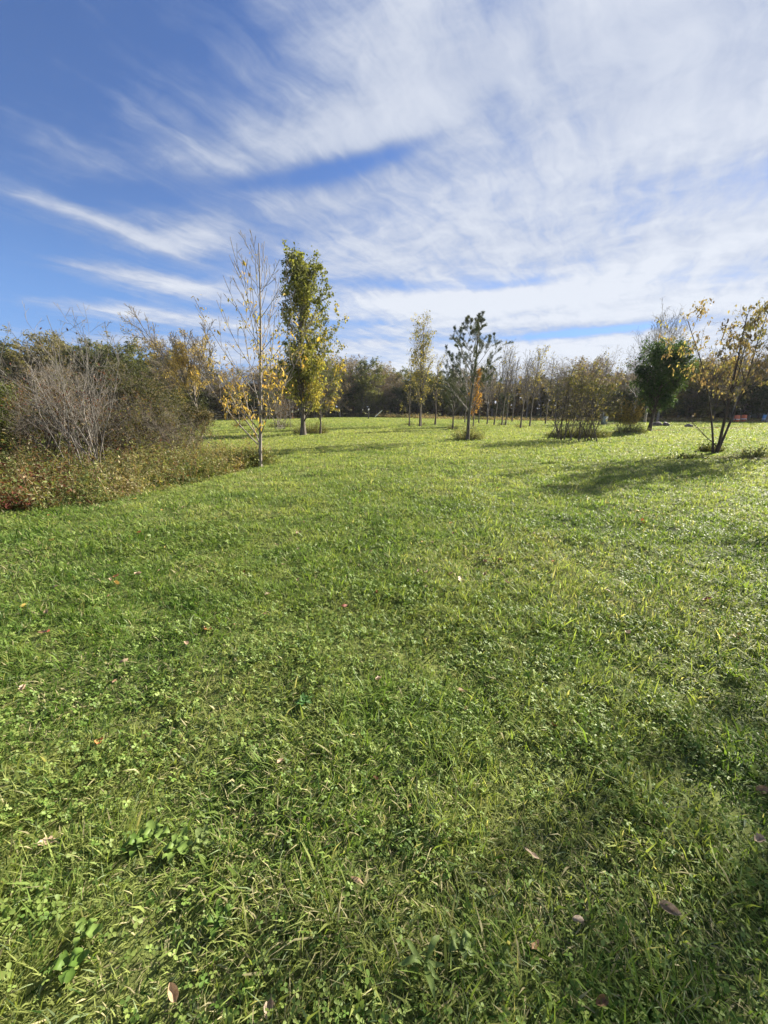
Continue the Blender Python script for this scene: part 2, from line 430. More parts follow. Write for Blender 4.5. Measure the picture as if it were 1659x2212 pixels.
class Grow:
    """grows a tree; levels is a list of dicts:
       n children per parent, at (from, to) along parent, ang (deg, spread), len ratio, rad ratio, seg, wig, up (tropism), whorl"""
    def __init__(s, seed):
        s.r = np.random.default_rng(seed); s.trunk = Wood(); s.twig = Wood(); s.tips = []
    def limb(s, p, d, L, r, lvl, levels, leafy=2, r_tip=0.25, size_by=None):
        q = levels[lvl]; seg = q.get('seg', 6); r0 = s.r
        pts = [np.array(p, float)]; d = unit(np.array(d, float)); dirs = [d]
        for k in range(seg):
            d = unit(d + r0.normal(0, q.get('wig', .08), 3) + np.array([0, 0, q.get('up', .05)]) + np.array(q.get('push', (0, 0, 0))))
            pts.append(pts[-1] + d * L / seg); dirs.append(d)
        rad = r * (1 - (1 - r_tip) * np.linspace(0, 1, seg + 1) ** q.get('tap', 1.0))
        if lvl == 0: rad[0] *= q.get('flare', 1.35)
        rad = np.maximum(rad, q.get('rmin', 0.0015))
        (s.trunk if lvl <= q.get('trunkto', 0) else s.twig).tube(pts, rad, q.get('sides', 6 if lvl == 0 else 4 if lvl == 1 else 3))
        P = np.array(pts)
        if lvl >= leafy or lvl == len(levels) - 1: s.tips.append((P, L, lvl))
        if lvl + 1 < len(levels):
            c = levels[lvl + 1]; n = c['n']; n = max(1, int(round(n * r0.uniform(.8, 1.2))))
            t0, t1 = c.get('at', (.25, 1.0)); az = r0.random() * 6.28
            for k in range(n):
                t = t0 + (t1 - t0) * ((k + r0.random() * .8) / n)
                f = t * seg; i = min(int(f), seg - 1); pos = P[i] + (P[i + 1] - P[i]) * (f - i); dr = dirs[min(i + 1, seg)]
                az += 2.4 + r0.normal(0, .4) if not c.get('opp') else (math.pi if k % 2 else math.pi / 2 + r0.normal(0, .3))
                side = unit(np.cross(dr, [math.sin(az), math.cos(az), .13])); ang = R(c['ang'] + r0.normal(0, c.get('sp', 8)))
                nd = dr * math.cos(ang) + side * math.sin(ang)
                shape = c.get('shape'); m = shape(t) if shape else 1 - .55 * (t - t0)
                s.limb(pos, nd, L * c['len'] * m * r0.uniform(.75, 1.2), min(np.interp(f, range(seg + 1), rad) * c.get('rad', .6), r * .8), lvl + 1, levels, leafy, r_tip)
    def leaf_points(s, per_m, clump=.05, prob=None, zmax=None):
        out = []
        for P, L, lvl in s.tips:
            n = s.r.poisson(max(per_m * L, 0))
            if n == 0: continue
            t = s.r.random(n) ** .8 * (len(P) - 1); i = np.minimum(t.astype(int), len(P) - 2)
            q = P[i] + (P[i + 1] - P[i]) * (t - i)[:, None]
            out.append(q + s.r.normal(0, clump, (n, 3)))
        Q = np.concatenate(out) if out else np.zeros((0, 3))
        if prob is not None and len(Q): Q = Q[s.r.random(len(Q)) < prob(Q)]
        return Q

def leaves_mesh(name, Q, size, pal, mat, rg, droop=.5, aspect=.45, fine=True, vary=.35, dirs=None, cl=.5):
    """one small folded blade of tissue per leaf; pal(Q) -> colours"""
    n = len(Q)
    a = rg.random(n) * 6.283; el = rg.normal(-droop, .6, n)
    D = np.stack([np.cos(a) * np.cos(el), np.sin(a) * np.cos(el), np.sin(el)], 1) if dirs is None else dirs
    W = np.cross(D, np.stack([rg.normal(0, .6, n), rg.normal(0, .6, n), np.ones(n)], 1)); W /= np.linalg.norm(W, axis=1)[:, None] + 1e-9
    N = np.cross(W, D)
    L = (size * (1 + vary * rg.normal(0, 1, n)).clip(.4, 2))[:, None]; wd = L * aspect * .5
    col = pal(Q, rg) if callable(pal) else pal
    if fine:
        V = np.stack([Q, Q + D * L * .3 + W * wd * .9 + N * L * .08, Q + D * L * .68 + W * wd * .8 + N * L * .05, Q + D * L - N * L * .08,
                      Q + D * L * .68 - W * wd * .8 + N * L * .05, Q + D * L * .3 - W * wd * .9 + N * L * .08], 1)
        b = np.arange(n)[:, None] * 6; F = [b + np.array([[0, 1, 2, 3]]), b + np.array([[0, 3, 4, 5]])]; k = 6
    else:
        V = np.stack([Q, Q + D * L * .5 + W * wd + N * L * .1, Q + D * L, Q + D * L * .5 - W * wd + N * L * .1], 1)
        b = np.arange(n)[:, None] * 4; F = [b + np.array([[0, 1, 2]]), b + np.array([[0, 2, 3]])]; k = 4
    return mesh_np(name, V.reshape(-1, 3), F, mat, np.repeat(col, k, 0))

def pal(*cols, noise=.25, scale=.6, seed=0, blend=None):
    """colours picked by a soft 3-d pattern so that a crown has clumps of one tint"""
    C = np.array([c[:3] for c in cols])
    def f(Q, rg):
        t = fbm(Q[:, 0] + Q[:, 2] * .7, Q[:, 1] - Q[:, 2] * .9, scale, seed, 2)
        t = np.clip((t - .5) * 2.2 + .5 + rg.normal(0, noise, len(Q)), 0, .999) * (len(C) - 1)
        if blend is not None: t = np.clip(t + blend(Q) * (len(C) - 1), 0, len(C) - 1.001)
        i = t.astype(int); fr = (t - i)[:, None]
        c = C[i] * (1 - fr) + C[np.minimum(i + 1, len(C) - 1)] * fr
        return c * rg.uniform(.65, 1.35, (len(Q), 1))
    return f

def plant(name, g, Q, x, y, bark, leafmat, palette, size, label, cat, group=None, aspect=.5, droop=.5, fine=True, tm='trunk', cm='crown', z=None, rz=0.0):
    t = empty(name, (x, y, (gz1(x, y) if z is None else z) - .02), rz, label=label, cat=cat, group=group)
    if g.trunk.V: link(tm, g.trunk.mesh(tm, bark), t)
    if g.twig.V: link('branches', g.twig.mesh('branches', bark), t)
    if Q is not None and len(Q): link(cm, leaves_mesh(cm, Q, size, palette, leafmat, g.r, droop, aspect, fine), t)
    return t

# leaf colours (albedo)
YEL = (.50, .32, .05); GOLD = (.42, .22, .035); ORNG = (.40, .16, .03); LIME = (.22, .24, .05); OLIVE = (.10, .12, .035)
DGREEN = (.035, .065, .02); MGREEN = (.06, .11, .03); BROWN = (.15, .085, .045); RUST = (.20, .07, .03); TAN = (.34, .25, .14); RED = (.17, .045, .025)
GREYG = (.12, .14, .07); PALE = (.30, .28, .12)

# -------- slender young ash with golden leaves below and a bare top
def make_ash():
    x, y = G(562, 1008); h = Z(478, y)
    g = Grow(5)
    lv = [dict(seg=16, wig=.006, up=.0, tap=1.1, flare=1.25, trunkto=0, sides=10),
          dict(n=34, at=(.11, .93), ang=43, sp=3, len=.52, rad=.40, seg=9, wig=.018, up=.075, opp=True, shape=lambda t: .55 + 2.2 * t if t < .25 else 1.30 - 1.10 * t, tap=.8, sides=6, rmin=.006),
          dict(n=5, at=(.2, .92), ang=32, sp=6, len=.30, rad=.6, seg=5, wig=.02, up=.10, opp=True, tap=.7, sides=4, rmin=.0055),
          dict(n=1, at=(.4, .9), ang=32, sp=8, len=.4, rad=.7, seg=3, wig=.05, up=.10, sides=3, rmin=.005)]
    g.limb((0, 0, 0), (.092, 0, 1), h * .93, .045, 0, lv, leafy=1)
    # two low limbs leaning out to the left
    for (z0, tx, tz, L) in ((.62, -1.0, 1.05, 2.2), (.85, -.75, 1.0, 1.5)):
        g.limb((0, 0, z0), (tx, -.1, tz), L, .020, 1, lv, leafy=2)
    top = h * .76
    prob = lambda Q: np.clip(1.25 - (Q[:, 2] / top) ** 2 * 1.22, .006, 1) * np.clip((fbm(Q[:, 0] * 1.0, Q[:, 2] + Q[:, 1] * .6, .45, 8, 2) - .40) * 5, .04, 1)
    Q = g.leaf_points(11.0, .08, prob)
    Q = Q[Q[:, 2] > .75]
    # compound leaves: small groups of hanging leaflets
    k = 3; Q2 = np.repeat(Q, k, 0) + g.r.normal(0, .045, (len(Q) * k, 3)) + np.array([0, 0, -.03])
    p = pal((.48, .37, .10), (.44, .31, .09), (.50, .37, .15), (.38, .24, .08), (.38, .33, .10), noise=.3, seed=4)
    plant('young_ash_tree', g, Q2, x, y, M_GREYBARK, M_LEAF, p, .078, 'slender young tree with a bare twiggy top and golden leaves on its lower branches', 'tree', aspect=.42, droop=.7)
    print('ash', len(Q2))

# -------- tall narrow poplar, and the smaller one that leans out behind it
def make_poplar():
    x, y = G(655, 940); h = Z(542, y)
    g = Grow(12)
    lv = [dict(seg=14, wig=.008, up=.0, tap=1.0, flare=1.5, sides=9),
          dict(n=62, at=(.06, .98), ang=36, sp=9, len=.29, rad=.40, seg=6, wig=.06, up=.13, shape=SH_POP, tap=.8),
          dict(n=7, at=(.2, 1), ang=38, sp=12, len=.42, rad=.5, seg=4, wig=.08, up=.08),
          dict(n=3, at=(.3, 1), ang=40, sp=12, len=.5, rad=.6, seg=3, wig=.1, up=.02)]
    g.limb((0, 0, 0), (.028, 0, 1), h * .88, .14, 0, lv, leafy=2)
    g.limb((.014 * h, 0, h * .5), (.09, 0, 1), h * .37, .06, 1, [lv[0], dict(lv[1], seg=8, up=.03), dict(lv[2], n=14, len=.3), lv[3]], leafy=2)
    prob = lambda Q: np.clip((fbm(Q[:, 0] * 1.3, Q[:, 2] + Q[:, 1], .75, 3, 3) - .30) * 4, .08, 1)
    Q = g.leaf_points(48, .06, prob); Q = Q[Q[:, 2] > .55]
    bl = lambda Q: np.clip(.42 - Q[:, 2] / h * 1.0, -.35, .40)
    p = pal((.15, .17, .06), (.20, .22, .07), (.27, .28, .08), (.29, .28, .08), (.35, .31, .09), noise=.16, seed=9, blend=bl)
    plant('poplar_tree', g, Q, x, y, M_BARK, M_LEAF, p, .105, 'tall narrow leafy poplar, olive green above and yellow green below, tallest tree in the field', 'tree', aspect=.75, droop=.5)
    print('poplar', len(Q))
    x2 = X(692, y + 1.2); h2 = Z(700, y + 1.2)
    g = Grow(31)
    lv = [dict(seg=9, wig=.03, up=.02, tap=1.0, sides=6), dict(n=26, at=(.12, .97), ang=40, sp=8, len=.36, rad=.5, seg=5, wig=.06, up=.10, shape=lambda t: .75 + .6 * math.sin(t * 3)),
          dict(n=6, at=(.2, 1), ang=38, sp=12, len=.45, rad=.5, seg=3, wig=.08, up=.05), dict(n=3, at=(.3, 1), ang=40, sp=12, len=.5, rad=.6, seg=3, wig=.1, up=.02)]
    g.limb((0, 0, 0), (.07, .02, 1), h2 * .92, .06, 0, lv, leafy=2)
    Q = g.leaf_points(38, .05, lambda Q: np.clip((fbm(Q[:, 0] * 1.3, Q[:, 2] + Q[:, 1], .6, 13, 3) - .33) * 4, .05, 1)); Q = Q[Q[:, 2] > .6]
    bl = lambda Q: np.clip(.6 - Q[:, 2] / h2 * .9, -.25, .5)
    p = pal(OLIVE, (.14, .16, .05), (.22, .22, .06), (.38, .32, .07), (.46, .34, .06), noise=.2, seed=19, blend=bl)
    plant('poplar_tree', g, Q, x2, y + 1.2, M_BARK, M_LEAF, p, .10, 'shorter leafy poplar leaning out close behind the right side of the tallest one', 'tree', aspect=.75, droop=.5)
def SH_POP(t):
    return float(np.interp(t, [.1, .2, .3, .38, .45, .55, .68, .8, .92, 1], [1.05, 1.15, 1.0, .55, .45, .7, 1.1, 1.05, .8, .5]))

# -------- open pine with needle tufts at the branch ends
def make_pine(px, by, ty, seed, label, r0=.085, spread=.42):
    x, y = G(px, by); h = Z(ty, y) * .95
    g = Grow(seed)
    T0 = [dict(seg=12, wig=.02, up=.02, tap=1.0, flare=1.3, sides=9, rmin=.004)]
    g.limb((0, 0, 0), (.01, 0, 1), h * .97, r0, 0, T0, leafy=5)
    g.tips = []
    lv = [None, dict(seg=7, wig=.04, up=.055, tap=.8, rmin=.004, sides=5), dict(n=4, at=(.5, .98), ang=34, sp=8, len=.30, rad=.6, seg=4, wig=.06, up=.10, rmin=.004, sides=4),
          dict(n=1, at=(.4, .9), ang=34, sp=8, len=.5, rad=.7, seg=3, wig=.05, up=.16, rmin=.004, sides=3)]
    whorls = np.linspace(.27, .93, 9)
    for wi, t in enumerate(whorls):
        nb = 5 if t < .5 else 4 if t < .75 else 3; a0 = g.r.random() * 6.28
        L = h * spread * float(np.interp(t, [.25, .35, .6, .8, .95], [.95, 1.0, .85, .55, .30]))
        for k in range(nb):
            a = a0 + k * 6.283 / nb + g.r.normal(0, .2); e = .72 + .35 * (t - .3)
            g.limb((0, 0, t * h), (math.cos(a) * math.cos(e), math.sin(a) * math.cos(e), math.sin(e)), L * g.r.uniform(.75, 1.1), r0 * .28 * (1.15 - t * .6), 1, lv, leafy=2)
    # tufts: bottle brushes of needles round the last third of every shoot
    Q, D = [], []
    for P, L, lvl in g.tips + [(np.array([[0, 0, h * .9], [0, 0, h * .96], [0, 0, h * 1.0]]), .5, 3)]:
        ax = unit(P[-1] - P[-2]); n = 80
        t = 1 - g.r.random(n) * min(.95, .42 / max(L, .1)); f = t * (len(P) - 1); i = np.minimum(f.astype(int), len(P) - 2)
        q = P[i] + (P[i + 1] - P[i]) * (f - i)[:, None]
        s_ = g.r.normal(0, 1, (n, 3)); s_ -= (s_ @ ax)[:, None] * ax; s_ /= np.linalg.norm(s_, axis=1)[:, None]
        d = s_ * .95 + ax * g.r.uniform(.45, 1.2, n)[:, None]; d /= np.linalg.norm(d, axis=1)[:, None]
        Q.append(q); D.append(d)
    Q, D = np.concatenate(Q), np.concatenate(D)
    t = empty('pine_tree', (x, y, gz1(x, y) - .02), 0, label=label, cat='tree')
    link('trunk', g.trunk.mesh('trunk', M_BARK), t); link('branches', g.twig.mesh('branches', M_GREYBARK), t)
    p = pal((.06, .085, .05), (.11, .14, .08), (.19, .19, .12), noise=.3, seed=2)
    link('crown', leaves_mesh('crown', Q, .090, p, M_NEEDLE, g.r, aspect=.05, fine=False, vary=.2, dirs=D), t)
    print('pine', len(Q))

# -------- multi-stemmed tree at the right with hanging yellowing leaves
def make_right_tree():
    x, y = G(1545, 980); g = Grow(77)
    k = y / 12.5
    lv = [dict(seg=10, wig=.035, up=.03, tap=.9, flare=1.25, sides=8, trunkto=0),
          dict(n=10, at=(.32, .97), ang=38, sp=10, len=.33, rad=.5, seg=7, wig=.05, up=.045, tap=.8, sides=5),
          dict(n=6, at=(.2, .98), ang=42, sp=12, len=.42, rad=.55, seg=5, wig=.08, up=.0, tap=.7, sides=4),
          dict(n=3, at=(.3, .95), ang=42, sp=12, len=.5, rad=.6, seg=4, wig=.1, up=-.06, sides=3)]
    # (pixel of the stem's foot, pixel of its top, radius, depth offset)
    for (x0, x1, ty, r, dy) in ((1540, 1534, 675, .036, .0), (1549, 1628, 672, .055, .1), (1544, 1590, 690, .026, -.4), (1551, 1695, 665, .042, .3)):
        p0 = np.array([X(x0, y) - x, dy * .25, 0]); yt = y + dy * 2.4
        zt = Z(ty, yt); p1 = np.array([X(x1, yt, zt) - x, yt - y, zt]); d = p1 - p0; L = np.linalg.norm(d)
        dd = unit(d) + np.array([0, 0, .02])
        g.limb(p0, dd - np.array([0, 0, .12]), L * 1.0, r, 0, lv, leafy=2)
    # a low bare limb reaching out to the left
    g.limb((0, 0, .25), (-1.0, -.25, .80), 1.9, .02, 1, [lv[0], dict(lv[1], up=-.02, wig=.10), dict(lv[2], n=7), lv[3]], leafy=9)
    Q = g.leaf_points(11, .035, lambda Q: np.clip((fbm(Q[:, 0] + Q[:, 1] * .6, Q[:, 2], .45, 3, 3) - .36) * 5, .04, 1) * np.clip((Q[:, 2] - .9) / 1.6, 0.02, 1))
    kx = 2; Q = np.repeat(Q, kx, 0) + g.r.normal(0, .035, (len(Q) * kx, 3))
    p = pal((.27, .22, .13), (.22, .16, .12), (.20, .15, .11), (.34, .32, .13), (.24, .21, .13), noise=.25, seed=6)
    t = plant('multi_stem_tree', g, Q, x, y, M_DARKBARK, M_LEAF, p, .095, 'multi stemmed tree with dark forking trunks and hanging yellow brown leaves', 'tree', aspect=.44, droop=1.0)
    print('right tree', len(Q))
    return x, y

# -------- shrubs at the left
def make_bare_shrub():
    x, y = G(195, 1040); y = 8.9; x = X(190, y); g = Grow(21)
    lv = [dict(seg=12, wig=.09, up=.02, tap=.8, flare=1.1, sides=6, trunkto=0, rmin=.004),
          dict(n=7, at=(.2, .98), ang=34, sp=12, len=.40, rad=.55, seg=6, wig=.13, up=.05, tap=.7, rmin=.0035, sides=4),
          dict(n=4, at=(.15, .98), ang=42, sp=14, len=.42, rad=.6, seg=4, wig=.10, up=.03, rmin=.003, sides=3),
          dict(n=2, at=(.2, .95), ang=45, sp=14, len=.45, rad=.7, seg=3, wig=.12, up=.02, rmin=.0025, sides=3)]
    tops = [(70, 720), (105, 700), (140, 745), (170, 695), (200, 705), (235, 715), (250, 780), (40, 790), (60, 850), (120, 830), (185, 760), (215, 850), (10, 780), (150, 700), (270, 740), (90, 760)]
    for k, (px, py) in enumerate(tops):
        yt = y + g.r.uniform(-.9, 1.2); zt = Z(py, yt)
        p1 = np.array([X(px, yt, zt) - x, yt - y, zt]); p0 = np.array([g.r.normal(0, .30), g.r.normal(0, .3), 0]); d = p1 - p0
        g.limb(p0, unit(d) - np.array([0, 0, .10]), np.linalg.norm(d) * 1.0, .013 * g.r.uniform(.6, 1.4), 0, lv, leafy=2)
    Q = g.leaf_points(.7, .03)
    plant('bare_shrub', g, Q, x, y, M_PALEBARK, M_DRY, pal(RED, BROWN, OLIVE), .05, 'tall leafless shrub of many pale grey stems fanning out above the red brambles', 'shrub', tm='stems', cm='last_leaves')

def leafy_shrub(px, y, top, width, seed, label, pallette, n_st=16, dens=34, size=.05, group=None, bark=None, cover=None, base_r=.3, arch=.0, zlow=.45, name='leafy_shrub', asp=.5, barer=.0):
    x = X(px, y); h = Z(top, y); g = Grow(seed); Wd = width / 833 * y / 2
    lv = [dict(seg=8, wig=.06, up=.0 - arch, tap=.8, flare=1.1, sides=5, trunkto=0, rmin=.004),
          dict(n=9, at=(.2, .98), ang=40, sp=14, len=.40, rad=.55, seg=5, wig=.09, up=.02, tap=.7, rmin=.003, sides=4),
          dict(n=5, at=(.15, .98), ang=45, sp=14, len=.48, rad=.6, seg=3, wig=.12, up=.0, rmin=.0025, sides=3)]
    for k in range(n_st):
        a = k * 2.399 + g.r.normal(0, .3); q = math.sqrt((k + .6) / n_st)
        ex, ey = Wd * q * math.cos(a) * .82, Wd * q * math.sin(a) * .82
        ez = h * (1 - .50 * q ** 2.2) * g.r.uniform(.8, 1.0)
        d = np.array([ex, ey, ez]); p0 = np.array([g.r.normal(0, base_r), g.r.normal(0, base_r), 0])
        g.limb(p0, unit(d - p0) + np.array([0, 0, arch * 3]), np.linalg.norm(d - p0) * .92, .022 * g.r.uniform(.6, 1.2) * h / 3.5, 0, lv, leafy=1)
    f = cover or (lambda Q: np.clip((fbm(Q[:, 0] + Q[:, 1] * .7, Q[:, 2] * 1.1, .7, seed, 3) - .34) * 5, .06, 1))
    Q = g.leaf_points(dens, .05, lambda Q: f(Q) * (Q[:, 2] > zlow) * np.clip(.35 + Q[:, 2] / h, 0, 1)) if dens else None
    t = plant(name, g, Q, x, y, bark or M_BARK, M_LEAF, pallette, size, label, 'shrub', group, tm='stems', cm='foliage', droop=.2, aspect=asp)
    print(name, 0 if Q is None else len(Q)); return t

def make_shrubs():
    oliv = pal((.055, .065, .03), (.085, .09, .045), (.12, .11, .06), (.17, .14, .09), noise=.3, seed=3)
    # big rounded thicket, dark leaves on the right side, its lowest limbs sweeping low over the grass
    leafy_shrub(278, 13.2, 764, 310, 41, 'wide dark green leafy shrub with low sweeping branches, right of the bare grey stems', oliv, n_st=44, dens=60, size=.058, base_r=.35,
                cover=lambda Q: np.clip((fbm(Q[:, 0] + Q[:, 1] * .7, Q[:, 2] * 1.1, .7, 41, 3) - .30) * 5, .10, 1) * np.clip(.60 + Q[:, 0] * .3, .25, 1))
    leafy_shrub(-60, 9.6, 735, 230, 43, 'leafy olive green shrub cut by the left edge of the view', pal((.07, .10, .03), (.12, .15, .05), (.20, .22, .08), noise=.3, seed=5), n_st=34, dens=90, size=.06)
    leafy_shrub(110, 14.5, 800, 240, 44, 'low dense brown twiggy shrub seen through the bare grey stems', pal(OLIVE, BROWN, (.20, .14, .05), OLIVE, noise=.4), n_st=34, dens=55, size=.06)
    leafy_shrub(150, 11.2, 775, 360, 46, 'wide brown thicket of crooked twigs in the middle of the left hedge', pal(BROWN, (.13, .12, .05), (.20, .16, .07), RED, noise=.4), n_st=60, dens=12, size=.05, base_r=1.0, bark=M_BARK, zlow=.5, name='twiggy_shrub')
    leafy_shrub(330, 11.5, 850, 240, 47, 'low dark twiggy shrub reaching right over the pale weeds', pal(BROWN, (.10, .11, .05), (.16, .15, .07), noise=.4), n_st=44, dens=16, size=.05, base_r=.7, bark=M_BARK, zlow=.4, name='twiggy_shrub')
    leafy_shrub(405, 15.5, 830, 170, 45, 'small olive shrub at the right end of the left thicket', oliv, n_st=26, dens=80, size=.06)
    # clump in the right half
    mixp = pal((.07, .08, .03), (.12, .12, .05), (.18, .17, .08), (.24, .21, .10), noise=.35, seed=8)
    leafy_shrub(1212, 19.3, 752, 105, 51, 'open upright shrub with fine twigs and small leaves, left one of a close pair', mixp, n_st=11, dens=10, size=.075, base_r=.30, zlow=.9, name='upright_shrub', group='close pair of upright shrubs')
    leafy_shrub(1262, 19.0, 738, 150, 52, 'taller upright shrub with thin leaning stems, right one of a close pair', mixp, n_st=16, dens=12, size=.08, base_r=.45, zlow=.9, name='upright_shrub', group='close pair of upright shrubs')
    leafy_shrub(1352, 24.0, 848, 78, 53, 'short bushy shrub with tan and yellow leaves beside the dark green tree', pal((.14, .12, .05), (.28, .21, .08), (.36, .27, .08), noise=.3), n_st=12, dens=30, size=.075, zlow=.6, name='upright_shrub')

def small_tree(name, px, y, top, seed, label, palette, spread=.16, dens=14, size=.09, bark=None, n1=26, low=.2, r0=.05, stems=1, group=None, up=.10, cat='tree', lean=0.0, ang=36, asp=.6, cover=.34, fine=False, gap=.6, n2=6, rmin=.0045):
    x = X(px, y); h = Z(top, y); g = Grow(seed)
    lv = [dict(seg=9, wig=.02, up=.02, tap=1.0, sides=6, rmin=rmin * 1.6), dict(n=n1, at=(low, .97), ang=ang, sp=9, len=spread, rad=.5, seg=5, wig=.06, up=up, rmin=rmin, sides=4, shape=lambda t: .55 + .75 * math.sin(min(t * 2.2 + .3, 3.0))),
          dict(n=n2, at=(.2, 1), ang=38, sp=12, len=.45, rad=.6, seg=3, wig=.08, up=.06, rmin=rmin * .85, sides=3), dict(n=3, at=(.3, 1), ang=40, sp=12, len=.55, rad=.7, seg=2, wig=.1, up=.03, rmin=rmin * .7, sides=3)]
    for k in range(stems):
        off = (0, 0, 0) if k == 0 else (g.r.normal(0, .22), g.r.normal(0, .22), 0)
        g.limb(off, (lean + (g.r.normal(0, .05) if k else 0), 0, 1), h * (1 if k == 0 else g.r.uniform(.75, .95)), r0, 0, lv, leafy=2)
    Q = None
    if dens:
        Q = g.leaf_points(dens, .06, lambda Q: np.clip((fbm(Q[:, 0] * 1.2 + Q[:, 1] * .5, Q[:, 2], gap, seed, 3) - cover) * 4.5, .05, 1) * (Q[:, 2] > low * h * .7))
    return plant(name, g, Q, x, y, bark or M_BARK, M_LEAF, palette, size, label, cat, group, aspect=asp, droop=.5, fine=fine)

def make_mid_trees():
    pale = pal((.16, .16, .06), (.28, .26, .09), (.38, .32, .12), (.22, .20, .06), noise=.3, seed=3)
    small_tree('slender_tree', 909, 34.0, 706, 101, 'pale leaved slender tree with a feathery top, tallest of the group near mid field', pale, spread=.19, dens=10, size=.12, stems=2, r0=.07, n1=30, up=.14)
    small_tree('slender_tree', 884, 34.5, 775, 102, 'thin sparse tree with yellow green leaves just left of the tallest slender tree', pale, spread=.15, dens=12, size=.12, r0=.06, n1=20)
    small_tree('slender_tree', 940, 38.0, 780, 103, 'dark trunked thin tree with few leaves just right of the tallest slender tree', pale, spread=.20, dens=6, size=.12, r0=.08, n1=20, bark=M_DARKBARK)
    make_pine(1010, 952, 683, 61, 'open crowned pine with dark needle tufts and a bare straight lower trunk')
    make_pine(978, 928, 785, 62, 'smaller dark pine behind the left side of the large open pine', r0=.06, spread=.30)
    small_tree('golden_tree', 1022, 33.5, 806, 104, 'small glowing orange tree right behind the trunk of the open pine', pal((.36, .22, .07), (.48, .28, .07), (.34, .16, .05), noise=.3), spread=.18, dens=34, size=.12, r0=.05, n1=24, low=.18)
    bare = [(1034, 43, 800), (1052, 39.5, 795), (1067, 37.5, 770), (1084, 36.5, 762), (1092, 37, 790), (1124, 31, 775), (1144, 35, 762), (1178, 41, 780), (1004, 44, 810), (1106, 46, 785)]
    says = ['bare sapling standing farthest back to the right of the pine', 'thin bare sapling second to the right of the pine', 'leaning bare thin tree third to the right of the pine', 'straight taller bare tree with a whitish foot guard',
            'bare sapling close beside the straight taller bare tree', 'bare thin tree standing nearest in the row of bare saplings, small brush at its foot', 'bare tall tree with a few yellow leaves halfway up', 'short bare sapling beside the left of the upright shrub pair',
            'bare sapling behind the left side of the open pine', 'faint bare sapling in the back between two nearer bare trees']
    for i, (px, y, ty) in enumerate(bare):
        small_tree('bare_sapling', px, y, ty, 200 + i, says[i], pal((.30, .26, .07), (.22, .20, .06)), spread=.17, dens=5 if i == 6 else .8, size=.12, bark=M_BARK, n1=24, low=.35, r0=.06, group='bare saplings in the right half of the field', up=.16, ang=30, lean=(.05 if i in (2, 5) else .01), n2=5, rmin=.006)
    t = leafy_dense(1424, 27.5, 762, 3.4, 71)

def leafy_dense(px, y, top, width, seed):
    x = X(1402, y); h = Z(top, y); g = Grow(seed)
    lv = [dict(seg=9, wig=.02, up=.01, tap=1.0, sides=8), dict(n=40, at=(.20, .97), ang=52, sp=10, len=.34, rad=.5, seg=5, wig=.06, up=.08, sides=4, shape=lambda t: .5 + .75 * math.sin(min((t - .2) * 3.3 + .35, 3.0))),
          dict(n=8, at=(.2, 1), ang=42, sp=12, len=.45, rad=.6, seg=3, wig=.08, up=.06, sides=3), dict(n=4, at=(.3, 1), ang=40, sp=12, len=.55, rad=.7, seg=2, wig=.1, up=.03, sides=3)]
    g.limb((0, 0, 0), (.09, 0, 1), h, .12, 0, lv, leafy=2)
    Q = g.leaf_points(46, .07, lambda Q: np.clip((fbm(Q[:, 0] * 1.2 + Q[:, 1] * .5, Q[:, 2], .6, seed, 3) - .25) * 5, .1, 1))
    return plant('dark_green_tree', g, Q, x, y, M_DARKBARK, M_LEAF, pal((.035, .070, .028), (.055, .10, .035), (.085, .135, .045), noise=.25), .10, 'dense dark green round crowned tree on a leaning dark trunk', 'tree', aspect=.55)

# -------- weeds, brambles and tufts (nobody could count them)
def stems_and_leaves(name, x, y, h, colS, colL, label, cat, lpm=22, size=.04, w=.006, lean=.25, asp=.5, lmat=None, heads=None, hcol=None, seed=1, droop=.1):
    rg = np.random.default_rng(seed); n = len(x)
    az = rg.random(n) * 6.283; ln = np.abs(rg.normal(lean, .2, n)); bend = rg.uniform(0, .7, n)
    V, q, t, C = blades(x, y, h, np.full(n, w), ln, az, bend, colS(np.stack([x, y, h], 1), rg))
    # leaf spots along each stem
    m = rg.poisson(lpm * h); idx = np.repeat(np.arange(n), m); tt = rg.uniform(.12, 1.0, len(idx))
    ang = ln[idx] + bend[idx] * tt; hor = h[idx] * tt * np.sin(ang); ver = h[idx] * tt * np.cos(ang)
    Q = np.stack([x[idx] + np.cos(az[idx]) * hor, y[idx] + np.sin(az[idx]) * hor, gz(x[idx], y[idx]) + ver], 1) + rg.normal(0, .025, (len(idx), 3))
    Q[:, 2] = np.maximum(Q[:, 2], .01)
    ms = mesh_np(name, V, [q, t], M_DRY, C)
    lm = leaves_mesh(name, Q, size, colL, lmat or M_LEAF, rg, droop, asp, fine=False, vary=.4)
    import bmesh
    a = link(name, ms); b = link(name, lm)
    ms.materials.append(lmat or M_LEAF)
    # join by data: one object of stuff
    nv, nf = len(ms.vertices), len(ms.polygons)
    V2 = np.concatenate([V, np.empty(0).reshape(0, 3)])
    bpy.data.objects.remove(a); bpy.data.objects.remove(b)
    co = np.empty(len(lm.vertices) * 3, np.float32); lm.vertices.foreach_get('co', co); co = co.reshape(-1, 3)
    lc = np.empty(len(lm.vertices) * 4, np.float32); lm.color_attributes['Col'].data.foreach_get('color', lc); lc = lc.reshape(-1, 4)[:, :3]
    li = np.empty(len(lm.loops), np.int32); lm.loops.foreach_get('vertex_index', li)
    me = mesh_np(name, np.concatenate([V, co]), [q, t, li.reshape(-1, 3) + len(V)], lmat or M_LEAF, np.concatenate([C, lc]))
    o = link(name, me); tag(o, label, cat, kind='stuff'); print(name, n, len(Q)); return o

